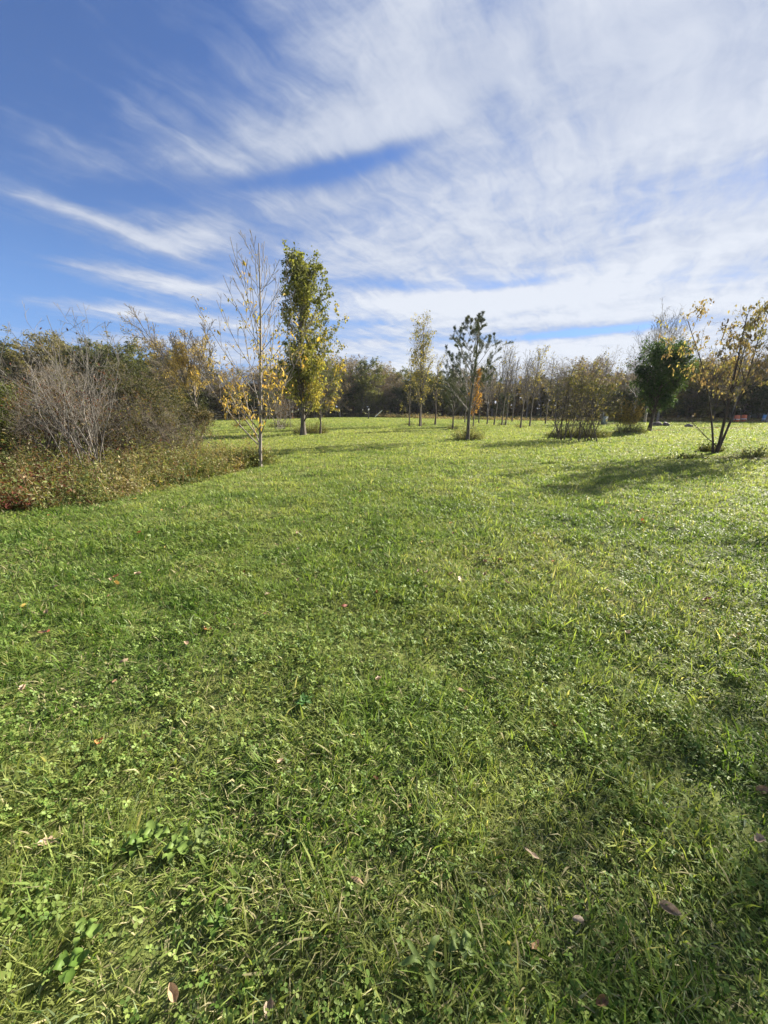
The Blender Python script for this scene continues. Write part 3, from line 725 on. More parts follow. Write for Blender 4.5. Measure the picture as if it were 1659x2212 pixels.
def in_strip(n, front, back, rg, bias=1.0):
    """random points between two ground lines"""
    F_, B_ = np.array(front), np.array(back); s = rg.random(n) * (len(F_) - 1); i = np.minimum(s.astype(int), len(F_) - 2); f = (s - i)[:, None]
    a = F_[i] * (1 - f) + F_[i + 1] * f
    s2 = s / (len(F_) - 1) * (len(B_) - 1); j = np.minimum(s2.astype(int), len(B_) - 2); f2 = (s2 - j)[:, None]
    b = B_[j] * (1 - f2) + B_[j + 1] * f2; t = (rg.random(n) ** bias)[:, None]
    p = a * (1 - t) + b * t
    return p[:, 0], p[:, 1], s / (len(F_) - 1), t[:, 0]

def make_undergrowth():
    rg = np.random.default_rng(8)
    fx = [(-190, 1135), (0, 1108), (110, 1100), (200, 1092), (300, 1072), (420, 1046), (500, 1022), (560, 1006)]
    front = [G(*p) for p in fx]
    back = [(-16, 9.5), (-13, 11.0), (-10.5, 12.2), (-8.4, 13.4), (-6.4, 13.2), (-5.0, 12.5), (-4.0, 11.8), (-3.35, 10.9)]
    x, y, s, t = in_strip(9000, front, back, rg, 1.15)
    edge = .25 + .75 * np.clip((t + .25 * (fbm(x, y, .5, 71, 2) - .5)) / .14, 0, 1)
    h = (.22 + .95 * fbm(x, y, .8, 4, 3)) * (1.15 - .68 * s) * edge * rg.uniform(.35, 1.3, len(x))
    red = rg.random(len(x)) < np.clip(0.95 - 1.9 * s + .9 * (fbm(x, y, 1.1, 90, 2) - .5), .03, .85)
    c1 = pal(BROWN, (.22, .12, .06), (.30, .21, .11), noise=.4)
    bram = pal((.14, .045, .028), (.17, .085, .05), (.14, .10, .055), (.07, .09, .035), (.24, .21, .10), (.15, .18, .065), noise=.35, scale=.5, seed=14)
    green = pal((.09, .12, .04), (.16, .19, .06), (.25, .26, .10), (.30, .26, .15), noise=.35, scale=.5, seed=15)
    stems_and_leaves('bramble', x[red], y[red], h[red], c1, bram, 'tangle of red brown bramble leaves and stems along the edge of the left thicket', 'brambles', lpm=30, size=.055, seed=3)
    g = ~red
    stems_and_leaves('weeds', x[g], y[g], h[g] * .95, pal(TAN, (.20, .20, .08), (.36, .30, .18), noise=.4), green, 'tall faded weeds and goldenrod along the edge of the left thicket', 'weeds', lpm=30, size=.045, seed=4)
    st = rg.random(len(x)) < .05
    stems_and_leaves('dead_stalks', x[st], y[st], h[st] * 1.25 + .3, c1, pal(TAN, (.40, .36, .26), BROWN, noise=.4), 'tall dead stalks with pale seed heads standing out of the brambles', 'stalks', lpm=10, size=.04, w=.007, lean=.15, seed=5)
    # dry brush round the foot of single trees, each a patch of its own
    def brush(cx, cy, rx, ry, n, hh, name, label, cat, seed, palL=None, size=.06, group=None, lpm=15):
        r_ = np.random.default_rng(seed); a = r_.random(n) * 6.283; q = r_.random(n) ** .6
        X_, Y_ = cx + rx * q * np.cos(a), cy + ry * q * np.sin(a)
        hh_ = hh * (1.15 - .7 * q) * r_.uniform(.2, 1.15, n)
        o = stems_and_leaves(name, X_, Y_, hh_, pal((.22, .19, .11), (.12, .15, .06), noise=.4), palL or pal((.10, .13, .045), (.16, .19, .07), (.26, .26, .13), noise=.4), label, cat, lpm=lpm, size=size, w=.008 + cy * .0004, seed=seed)
    brush(*G(572, 1002), .35, .25, 90, .75, 'weeds', 'leafy weeds round the foot of the slender golden tree', 'weeds', 31, size=.05)
    x, y = G(672, 936); brush(x, y, 1.1, .55, 420, 1.0, 'dry_brush', 'dry brush round the foot of the tallest poplar', 'brush', 32)
    x, y = G(1012, 950); brush(x, y, .75, .4, 300, .95, 'dry_brush', 'pale tufted brush round the foot of the open pine', 'brush', 33)
    x, y = G(1250, 945); brush(x, y, 1.65, .55, 1000, .85, 'dry_brush', 'long low bank of brush under the pair of upright shrubs', 'brush', 34)
    x, y = G(1362, 934); brush(x, y, 1.1, .4, 300, .8, 'dry_brush', 'pale brush between the tan shrub and the dark green tree', 'brush', 35)
    x, y = G(1537, 976); brush(x, y, .38, .25, 260, .45, 'grass_tuft', 'dark tuft of long grass round the foot of the multi stemmed tree', 'grass', 36, palL=pal((.05, .08, .02), (.10, .13, .04), noise=.3))
    x, y = G(1490, 992); brush(x, y, .7, .16, 200, .2, 'grass_tuft', 'low rough grass in front of the multi stemmed tree', 'grass', 46, palL=pal((.05, .08, .02), (.10, .13, .04), noise=.3))
    x, y = G(1630, 985); brush(x, y, 1.0, .5, 160, .4, 'weeds', 'thin scattered weeds to the right of the multi stemmed tree', 'weeds', 37)
    x, y = G(606, 923); brush(x, y, 1.1, .6, 260, .7, 'dry_brush', 'dark brush round a small bare shrub left of the tallest poplar', 'brush', 38, palL=pal((.05, .06, .025), (.12, .12, .05), noise=.3))
    x, y = G(519, 921); brush(x, y, .6, .4, 160, .65, 'dry_brush', 'dark round tuft of brush in front of the left fence', 'brush', 39, palL=pal((.05, .06, .025), (.12, .12, .05), noise=.3))
    x, y = G(978, 927); brush(x, y, .4, .3, 120, .6, 'dry_brush', 'small tuft of brush under the smaller pine', 'brush', 40)
    for i, (px, py) in enumerate(((884, 918), (909, 919), (1124, 923), (1087, 918))):
        x, y = G(px, py); brush(x, y, .5, .35, 90, .4, 'grass_tuft', ['long grass at the foot of the thin sparse tree', 'long grass at the foot of the tallest slender tree', 'long grass at the foot of the nearest bare thin tree', 'pale weeds at the foot of the straight taller bare tree'][i], 'grass', 60 + i)
    # the rough strip along the far edge of the field
    r_ = np.random.default_rng(50); n = 9000; a = np.linspace(0, 1, n)
    fr = [(-50, 40), (-33, 47), (-24, 53), (-15, 61.5), (-7, 74), (2, 68), (12, 54), (24, 48), (38, 45), (58, 42)]
    bk = [(-54, 46), (-36, 54), (-27, 60), (-18, 68), (-9, 80), (3, 76), (14, 64), (27, 58), (42, 55), (64, 52)]
    x, y, s, t = in_strip(n, fr, bk, r_, 1.0)
    h = (.35 + .7 * fbm(x, y, 3.0, 4, 3)) * r_.uniform(.4, 1.1, n) * np.where(s > .62, .55, 1.0)
    stems_and_leaves('tall_weeds', x, y, h, pal(TAN, (.20, .16, .08), (.10, .11, .04), noise=.4), pal((.06, .08, .03), (.12, .11, .05), (.22, .17, .09), (.34, .28, .18), noise=.35, scale=4), 'rough weeds and dead grass along the far edge of the field', 'weeds', lpm=16, size=.16, w=.03, seed=51)

# -------- the far trees: a few kinds, each tree a thing
def back_proto(kind, seed):
    g = Grow(seed); h = 10.0
    P = dict(
        twiggy=dict(n1=26, ang=48, len=.42, low=.12, up=.09, dens=5.5, size=.20, bark=M_GREYBARK, pal=pal((.16, .12, .09), (.20, .16, .11), (.22, .18, .10), (.13, .14, .07), noise=.3, scale=2), rm=.014, n2=9, n3=5),
        yellowing=dict(n1=26, ang=48, len=.40, low=.12, up=.09, dens=14, size=.22, bark=M_BARK, pal=pal((.16, .15, .07), (.22, .20, .09), (.29, .25, .10), (.14, .15, .06), noise=.3, scale=2), rm=.012, n2=8, n3=4),
        olive=dict(n1=26, ang=50, len=.38, low=.10, up=.08, dens=17, size=.22, bark=M_BARK, pal=pal((.07, .09, .035), (.12, .14, .05), (.18, .19, .07), noise=.3, scale=2), rm=.012, n2=8, n3=4),
        dark=dict(n1=30, ang=55, len=.34, low=.06, up=.05, dens=20, size=.22, bark=M_DARKBARK, pal=pal((.04, .06, .03), (.06, .085, .035), (.09, .10, .045), noise=.3, scale=2), rm=.012, n2=8, n3=4),
        bare=dict(n1=24, ang=34, len=.36, low=.25, up=.14, dens=.4, size=.18, bark=M_GREYBARK, pal=pal(BROWN, OLIVE), rm=.015, n2=8, n3=5))[kind]
    lv = [dict(seg=8, wig=.05, up=.02, tap=.9, sides=6, rmin=P['rm'] * 2), dict(n=P['n1'], at=(P['low'], .97), ang=P['ang'], sp=12, len=P['len'], rad=.5, seg=5, wig=.09, up=P['up'], rmin=P['rm'] * 1.3, sides=4, shape=lambda t: .65 + .55 * math.sin(min(t * 2.6, 3.0))),
          dict(n=P['n2'], at=(.2, 1), ang=42, sp=14, len=.45, rad=.55, seg=3, wig=.12, up=.05, rmin=P['rm'], sides=3), dict(n=P['n3'], at=(.25, 1), ang=42, sp=14, len=.5, rad=.6, seg=2, wig=.12, up=.04, rmin=P['rm'] * .8, sides=3)]
    g.limb((0, 0, 0), (0, 0, 1), h * .92, .16, 0, lv, leafy=2)
    if kind in ('twiggy', 'yellowing', 'olive') and seed % 2: g.limb((.3, .2, 0), (.25, .1, 1), h * .8, .12, 0, lv, leafy=2)
    Q = g.leaf_points(P['dens'], .13, lambda Q: np.clip((fbm(Q[:, 0] + Q[:, 1] * .6, Q[:, 2], 1.4, seed, 3) - .30) * 4.5, .08, 1))
    return g, Q, P

BACK_NAMES = dict(twiggy='brown_twiggy_tree', yellowing='yellowing_tree', olive='olive_green_tree', dark='dark_thicket_tree', bare='bare_tree')
BACK_LABEL = dict(twiggy='brown twiggy tree with few leaves left in the far wood', yellowing='yellow brown leafy tree in the far wood',
                  olive='olive green leafy tree in the far wood', dark='low dark tree filling the wood along the far edge of the field', bare='leafless grey tree rising from the wood along the far edge of the field')
BACK_GROUP = dict(twiggy='brown twiggy trees of the far wood', yellowing='yellowing trees of the far wood', olive='olive green trees of the far wood', dark='low dark trees of the far wood', bare='leafless trees of the far wood')

def make_backwood():
    rg = np.random.default_rng(4)
    protos = {}
    def get(kind):
        v = int(rg.integers(0, 2))
        return kind, v
    # wood edge as a function of the picture column: (px, distance, top pixel row)
    cols = [-700, -300, 0, 60, 130, 230, 330, 420, 480, 560, 640, 700, 760, 800, 840, 880, 940, 1000, 1070, 1130, 1200, 1280, 1370, 1440, 1500, 1580, 1660, 2000, 2400]
    dist = [44, 44, 46, 48, 50, 52, 54, 56, 58, 60, 66, 72, 76, 80, 82, 82, 80, 76, 72, 68, 64, 60, 58, 56, 56, 54, 52, 50, 50]
    tops = [740, 745, 752, 750, 749, 750, 775, 806, 808, 808, 792, 782, 782, 800, 808, 808, 808, 806, 800, 794, 788, 780, 780, 782, 788, 785, 782, 780, 780]
    mixes = {0: ['olive', 'olive', 'yellowing', 'dark'], 1: ['twiggy', 'bare', 'twiggy', 'dark'], 2: ['twiggy', 'yellowing', 'twiggy', 'olive'], 3: ['yellowing', 'olive', 'dark', 'twiggy'], 4: ['bare', 'bare', 'twiggy', 'bare'], 5: ['yellowing', 'bare', 'twiggy', 'bare'], 6: ['twiggy', 'dark', 'twiggy', 'yellowing']}
    def zone(px): return 0 if px < 350 else 1 if px < 640 else 2 if px < 800 else 3 if px < 960 else 4 if px < 1190 else 5 if px < 1440 else 6
    n = 0
    def put(px, y, top, kind, wide=1.0):
        nonlocal n
        key = (kind, int(rg.integers(0, 2))); h = max(Z(top, y), 2.0)
        x = X(px, y)
        s = h / 10.0; sc = (s * wide * rg.uniform(.9, 1.2), s * wide * rg.uniform(.9, 1.2), s); rz = rg.random() * 6.28
        if key not in protos:
            g, Q, P = back_proto(kind, 300 + sorted(BACK_NAMES).index(kind) * 10 + key[1])
            t = plant(BACK_NAMES[kind], g, Q, x, y, P['bark'], M_LEAF, P['pal'], P['size'], BACK_LABEL[kind], 'tree', BACK_GROUP[kind], fine=False, aspect=.7, z=0.0)
            t.rotation_euler = (0, 0, rz); t.scale = sc; protos[key] = t; print('proto', key, 0 if Q is None else len(Q))
        else:
            copy_tree(protos[key], (x, y, 0), rz, sc, label=BACK_LABEL[kind], cat='tree', group=BACK_GROUP[kind])
        n += 1
    # front row of low growth, main row, and a row behind
    px = -640.0
    while px < 2300:
        y = float(np.interp(px, cols, dist)); top = float(np.interp(px, cols, tops)); m = mixes[zone(px)]
        step = 4.2 / y * 833
        k = m[int(rg.integers(0, len(m)))]
        put(px + rg.normal(0, 5), y + rg.uniform(-2, 3), top + abs(rg.normal(0, 9)), k, 1.15 if k != 'bare' else .9)
        put(px + step * .5 + rg.normal(0, 5), y + 7 + rg.uniform(-2, 3), top + rg.uniform(2, 18), m[int(rg.integers(0, len(m)))], 1.2)
        if rg.random() < .8: put(px + rg.normal(0, 8), y - 2.5 + rg.uniform(-1.5, 1.5), 884 - (884 - top) * rg.uniform(.35, .6), ['dark', 'twiggy', 'olive', 'dark'][int(rg.integers(0, 4))], 1.5)
        px += step * (1.0 if 0 < px < 1660 else 1.6)
    print('back trees', n)
    # big spreading willow behind the left thicket
    g = Grow(91); y = 42.0; x = X(430, y); h = Z(678, y)
    lv = [dict(seg=6, wig=.03, up=.02, tap=.6, sides=8, rmin=.01), dict(n=9, at=(.40, 1.0), ang=31, sp=8, len=1.75, rad=.62, seg=8, wig=.05, up=.035, rmin=.03, sides=6, shape=lambda t: 1.0),
          dict(n=12, at=(.2, .98), ang=32, sp=10, len=.36, rad=.5, seg=6, wig=.06, up=.05, rmin=.02, sides=4), dict(n=8, at=(.15, 1), ang=30, sp=12, len=.45, rad=.6, seg=3, wig=.06, up=.07, rmin=.015, sides=3),
          dict(n=3, at=(.2, 1), ang=28, sp=12, len=.5, rad=.7, seg=2, wig=.06, up=.05, rmin=.013, sides=3)]
    g.limb((0, 0, 0), (-.05, 0, 1), h * .36, .24, 0, lv, leafy=3)
    Q = g.leaf_points(40, .14, lambda Q: np.clip(1.4 - Q[:, 2] / h * 1.4, .02, 1) * np.clip((fbm(Q[:, 0] + Q[:, 1] * .6, Q[:, 2], 1.2, 5, 3) - .42) * 6, .02, 1))
    plant('spreading_willow', g, Q, x, y, M_BARK, M_LEAF, pal((.36, .27, .09), (.44, .35, .12), (.28, .23, .09), (.38, .26, .08), noise=.3, scale=1), .14, 'large spreading half bare tree with golden lower crown behind the left thicket', 'tree', fine=False, aspect=.5, z=0.0)
    # bare tall crowns at the right
    for i, (px, y, ty) in enumerate(((1392, 44, 732), (1420, 47, 728), (1365, 45, 752), (1580, 46, 765), (1655, 44, 740))):
        small_tree('bare_tree', px, y, ty, 400 + i, ['bare vase shaped tree rising behind the left side of the dark green tree', 'tallest bare tree rising behind the dark green tree', 'bare tree behind the tan shrub, left of the dark green tree', 'bare tree behind the stems of the multi stemmed tree', 'bare tree at the right edge behind the multi stemmed tree'][i],
                   pal(BROWN, OLIVE), spread=.33, dens=.5, size=.14, bark=M_GREYBARK, n1=16, low=.3, r0=.12, up=.13, ang=30, n2=8, rmin=.011)
    # dark bare shrub left of the poplar
    leafy_shrub(607, 29.5, 800, 110, 95, 'dark bare thicket shrub standing left of the tallest poplar', pal(BROWN, (.10, .08, .05), noise=.3), n_st=14, dens=5, size=.1, base_r=.35, bark=M_GREYBARK, name='bare_shrub', zlow=.8)
    small_tree('slender_tree', 519, 31, 800, 96, 'thin yellow leaved sapling rising from the dark tuft in front of the left fence', pal(LIME, YEL, GOLD, noise=.3), spread=.2, dens=8, size=.11, r0=.04)

    # a closed mass behind all of it
    r_ = np.random.default_rng(6); n = 64000
    px_ = r_.uniform(-700, 2400, n); y = np.interp(px_, cols, dist) + r_.uniform(8, 24, n)
    top = np.interp(px_, cols, tops) + 16 + 26 * fbm(px_ / 30, y * 0, 1.0, 3, 3)
    a = (px_ - 829.5) / 833.0; v = (top - 1106) / 833.0; zt = H + y * (-SP - v * CP) / (CP - v * SP)
    z = zt * r_.random(n) ** 1.15; xx = a * (y * CP - (z - H) * SP)
    Q = np.stack([xx, y, z], 1)
    p = pal((.06, .07, .04), (.12, .10, .06), (.15, .14, .06), (.20, .15, .08), noise=.25, scale=7)
    me = leaves_mesh('distant_wood', Q, .85, p, M_LEAF, r_, droop=.2, aspect=.8, fine=False)
    tag(link('distant_wood', me), 'continuous mass of brown and olive woodland closing the far side of the field', 'woodland', kind='stuff')

def box_parts(name, mat, boxes, parent=None):
    """boxes: (cx,cy,cz,sx,sy,sz,rz,ry)"""
    V, Fc = [], []
    for (cx, cy, cz, sx, sy, sz, rz, ry) in boxes:
        M = Matrix.Translation((cx, cy, cz)) @ Matrix.Rotation(rz, 4, 'Z') @ Matrix.Rotation(ry, 4, 'Y')
        b = len(V)
        for dx in (-.5, .5):
            for dy in (-.5, .5):
                for dz in (-.5, .5): V.append(tuple(M @ Vector((dx * sx, dy * sy, dz * sz))))
        for f in ((0, 1, 3, 2), (4, 6, 7, 5), (0, 4, 5, 1), (2, 3, 7, 6), (0, 2, 6, 4), (1, 5, 7, 3)): Fc.append([b + k for k in f])
    return link(name, mesh_np(name, np.array(V), [np.array(Fc)], mat), parent)
def flat_mat(name, c, rough=.7, metal=0.0, amount=.25):
    m, T, o = new_mat(name); tc = T.n.new('ShaderNodeTexCoord')
    n = T.noise(tc.outputs['Object'], 6.0, 5, .65).outputs[0]
    cc = T.mix(T.ramp(n, .35, .7), tuple(k * (1 - amount) for k in c[:3]) + (1,), tuple(min(1, k * (1 + amount)) for k in c[:3]) + (1,))
    p = T.n.new('ShaderNodeBsdfPrincipled'); T.l.new(cc, p.inputs['Base Color']); p.inputs['Roughness'].default_value = rough; p.inputs['Metallic'].default_value = metal
    T.l.new(p.outputs[0], o.inputs[0]); return m

def make_fences():
    M_WOOD = flat_mat('weathered_wood', (.30, .27, .22)); M_WIRE = flat_mat('wire', (.22, .22, .21), .5, .6); M_WHITE = flat_mat('white_paint', (.75, .75, .72), .5, 0, .06)
    def fence(pts, label, hh=1.2, wires=4, pr=.06, mesh=False):
        f = empty('wire_fence', (pts[0][0], pts[0][1], 0), label=label, cat='fence'); ox, oy = pts[0]
        for (x, y) in pts:
            w = Wood(); zt = hh * random.uniform(.95, 1.08); tilt = random.uniform(-.04, .04)
            w.tube([(x - ox, y - oy, -.1), (x - ox + tilt * .5, y - oy, zt * .6), (x - ox + tilt, y - oy, zt), (x - ox + tilt, y - oy, zt + .03)], [pr, pr * .95, pr * .92, pr * .3], 8)
            link('post', w.mesh('post', M_WOOD), f)
        w = Wood()
        for k in range(wires):
            z = hh * (k + .8) / (wires + .1)
            for (a, b) in zip(pts[:-1], pts[1:]):
                m = ((a[0] + b[0]) / 2 - ox, (a[1] + b[1]) / 2 - oy, z - .02)
                w.tube([(a[0] - ox, a[1] - oy, z), m, (b[0] - ox, b[1] - oy, z)], [.006] * 3, 4)
        link('wire', w.mesh('wire', M_WIRE), f)
        return f
    random.seed(3)
    pts = []
    for (px, py) in ((330, 914), (372, 912.5), (413, 910.5), (454.5, 909), (491.5, 908), (538, 906), (582.5, 904.5), (622, 903.4), (655, 902.5), (688, 901.7), (707, 901.2), (726, 900.8), (741, 900.4), (755, 900.1), (768, 899.8)): pts.append(G(px, py))
    fence(pts, 'old wire fence on weathered grey posts along the far left edge of the field')
    pr = [G(px, 901 + (px - 1180) * .004) for px in range(1180, 1700, 38)]
    fence(pr, 'low dark wire fence behind the boulders at the far right', hh=1.1, wires=5)
    # small sign on a stake by the left fence
    x, y = G(632, 905); s = empty('stake_sign', (x, y, 0), label='small white marker on an orange brown stake in front of the left fence', cat='sign')
    w = Wood(); w.tube([(0, 0, -.1), (0, 0, .6), (0, 0, 1.15)], [.035, .033, .03], 6); link('stake', w.mesh('stake', flat_mat('rusty_stake', (.35, .14, .07))), s)
    w = Wood(); w.tube([(0, -.03, 1.02), (0, -.045, 1.03), (0, -.06, 1.03)], [.16, .16, .15], 12); 
    box_parts('plate', M_WHITE, [(0, -.045, 1.08, .26, .02, .34, 0, 0)], s)
    # leaning white pole and white topped marker in the rough strip
    y = 62.0; p0 = (X(816, y, Z(894, y)), y, Z(895, y)); p1 = (X(825.5, y, Z(886, y)), y, Z(886.5, y))
    w = Wood(); a = np.array(p0); b = np.array(p1); base = np.array([a[0] - (b - a)[0] * .6, y, max(0, a[2] - (b - a)[2] * .6)])
    w.tube([base * 0, (a - base), (b - base)], [.07, .065, .055], 8)
    o = link('white_pole', w.mesh('white_pole', M_WHITE)); o.location = base; tag(o, 'white pole leaning in the weeds in front of the dark trees', 'pole')
    x = X(796, 60); m = empty('marker_post', (x, 60, 0), label='dark post with a white cap in the weeds left of the leaning white pole', cat='post')
    w = Wood(); w.tube([(0, 0, -.1), (0, 0, .7), (0, 0, 1.25)], [.07, .07, .065], 8); link('post', w.mesh('post', flat_mat('dark_post', (.03, .03, .03))), m)
    box_parts('cap', M_WHITE, [(.02, 0, 1.36, .2, .16, .26, 0, 0)], m)
    # grey utility box on the mown edge at the right, behind the shrub pair
    x, y = G(1302, 917); b = empty('utility_box', (x, y, 0), label='slim grey green box on a post behind the right of the upright shrub pair', cat='box')
    box_parts('post', flat_mat('grey_post', (.20, .20, .19)), [(-.12, 0, .65, .12, .12, 1.3, 0, 0)], b); box_parts('cabinet', flat_mat('grey_cabinet', (.30, .34, .30)), [(.12, -.03, .38, .42, .3, .76, 0, 0)], b)
    # things parked beyond the right fence: barrels, a rail
    M_OR = flat_mat('orange_plastic', (.70, .17, .06), .5, 0, .1); M_BL = flat_mat('blue_plastic', (.16, .36, .62), .5, 0, .1)
    def barrel(px, py, z0, mat, label, r=.26, hh=.8):
        x, y = G(px, py); t = empty('plastic_barrel', (x, y, z0), label=label, cat='barrel')
        w = Wood(); w.tube([(0, 0, 0), (0, 0, .02), (0, 0, .18), (0, 0, .22), (0, 0, hh * .6), (0, 0, hh * .64), (0, 0, hh - .03), (0, 0, hh)], [r * .1, r * .93, r, r * 1.05, r * 1.05, r, r * .95, r * .1], 16); link('body', w.mesh('body', mat), t)
        w = Wood(); w.tube([(0, 0, hh * .34), (0, 0, hh * .36), (0, 0, hh * .46), (0, 0, hh * .48)], [r * 1.0, r * 1.075, r * 1.075, r * 1.0], 16); link('band', w.mesh('band', M_WHITE), t)
    barrel(1590, 912, 0, M_OR, 'orange barrel with a white band seen through the multi stemmed tree, left one'); barrel(1605, 911, 0, M_OR, 'orange barrel with a white band seen right of the multi stemmed trunks, right one')
    barrel(1651, 911, 0, M_BL, 'blue barrel with a white band at the right edge of the field')
    rail = empty('metal_railing', (*G(1590, 905), 0), label='pale blue grey metal railing with posts at the far right edge of the field', cat='railing')
    M_RAIL = flat_mat('pale_metal', (.42, .50, .56), .35, .5, .08); xw = 16.0
    box_parts('top_rail', M_RAIL, [(xw / 2, 0, 1.28, xw, .07, .08, 0, 0)], rail); box_parts('mesh_panel', flat_mat('grey_panel', (.13, .16, .15), .5, .3), [(xw / 2, .02, .66, xw, .02, .9, 0, 0)], rail)
    for k in range(9): box_parts('post', M_RAIL, [(.05 + k * xw / 8.06, -.02, .66, .08, .08, 1.32, 0, 0)], rail)

def boulder(px, py, wx, hz, seed, label, dark=1.0):
    x, y = G(px, py); rg_ = np.random.default_rng(seed)
    import bmesh
    bm = bmesh.new(); bmesh.ops.create_icosphere(bm, subdivisions=4, radius=1.0)
    for v in bm.verts:
        c = v.co; n = 1 + .22 * math.sin(c.x * 2.1 + seed) * math.cos(c.y * 2.7 + seed * 2) + .12 * math.sin(c.z * 4 + c.x * 3 + seed) + .05 * math.sin(c.x * 9 + c.y * 8 + seed)
        v.co = Vector((c.x * wx / 2 * n, c.y * wx / 2.4 * n, (max(c.z, -.4) * n + .35) * hz / 1.35))
    me = bpy.data.meshes.new('boulder'); bm.to_mesh(me); bm.free()
    for p in me.polygons: p.use_smooth = True
    me.materials.append(M_ROCK); o = link('boulder', me); o.location = (x, y, -.03); o.rotation_euler = (0, 0, seed * .7); tag(o, label, 'boulder', 'boulders at the far right')

# -------- fallen leaves
def leaf_proto(kind, curl, seed):
    """a real leaf with a midrib fold and curl; about 1 long"""
    rg_ = np.random.default_rng(seed); nx, ny = 11, 5
    V, Fq = [], []
    for i in range(nx):
        t = i / (nx - 1)
        if kind == 'oval': w = .27 * math.sin(math.pi * t ** .8) ** .8 + .004
        elif kind == 'lance': w = .16 * math.sin(math.pi * t ** .7) ** .8 + .004
        else: w = (.34 * math.sin(math.pi * t ** .8) ** .6) * (.62 + .38 * abs(math.cos(t * 3 * math.pi))) + .004
        for j in range(ny):
            s = (j / (ny - 1) - .5) * 2
            z = curl * (1.0 * (t - .5) ** 2 + .9 * s * s * w * 1.6) + .05 * math.sin(t * 9 + seed) * s + rg_.normal(0, .006)
            V.append((t - .5, s * w, z + .02))
    for i in range(nx - 1):
        for j in range(ny - 1):
            a = i * ny + j; Fq.append((a, a + ny, a + ny + 1, a + 1))
    b = len(V)    # the stalk
    for k, (tx, tz) in enumerate(((-.5, .02 + curl * .25), (-.62, .05 + curl * .3), (-.74, .10 + curl * .35))):
        for (dy, dz) in ((-.008, 0), (.008, 0), (0, .014)): V.append((tx, dy, tz + dz))
    for k in range(2):
        for m in range(3): Fq.append((b + k * 3 + m, b + k * 3 + (m + 1) % 3, b + k * 3 + 3 + (m + 1) % 3, b + k * 3 + 3 + m))
    return np.array(V), np.array(Fq)
LEAF_P = {}
def fallen(px, py, size, kind, colr, label, rot=None, group=None, z=None):
    i = len(LEAF_O); seed = (i * 7) % 5
    key = (kind, seed, colr)
    if key not in LEAF_P:
        V, Fq = leaf_proto(kind, [.55, .9, .3, -.5, .7][seed], seed)
        LEAF_P[key] = mesh_np('fallen_leaf', V, [Fq], LEAF_M[colr], smooth=True)
    x, y = G(px, py); o = link('fallen_leaf', LEAF_P[key]); size *= .72
    o.location = (x, y, gz1(x, y) + (.018 + .02 * random.random() if z is None else z)); o.scale = (size,) * 3
    o.rotation_euler = (random.uniform(-.5, .5), random.uniform(-.4, .4), random.random() * 6.28 if rot is None else rot)
    tag(o, label, 'leaf', group); LEAF_O.append(o)
LEAF_O = []; LEAF_M = {}
def dead_leaf_mat(name, c1, c2):
    m, T, o = new_mat(name); tc = T.n.new('ShaderNodeTexCoord'); n = T.noise(tc.outputs['Object'], 5.0, 5, .65).outputs[0]
    w = T.n.new('ShaderNodeTexWave'); w.inputs['Scale'].default_value = 3.5; w.inputs['Distortion'].default_value = 1.5; T.l.new(tc.outputs['Object'], w.inputs[0])
    c = T.mix(T.ramp(n, .35, .68), c1, c2); c = T.mix(T.ramp(w.outputs['Fac'], .75, 1, 0, .35), c, tuple(k * .6 for k in c1[:3]) + (1,))
    p = T.n.new('ShaderNodeBsdfPrincipled'); T.l.new(c, p.inputs['Base Color']); p.inputs['Roughness'].default_value = .6
    t = T.n.new('ShaderNodeBsdfTranslucent'); T.l.new(c, t.inputs[0]); mx = T.n.new('ShaderNodeMixShader'); mx.inputs[0].default_value = .2
    T.l.new(p.outputs[0], mx.inputs[1]); T.l.new(t.outputs[0], mx.inputs[2]); T.l.new(mx.outputs[0], o.inputs[0]); return m

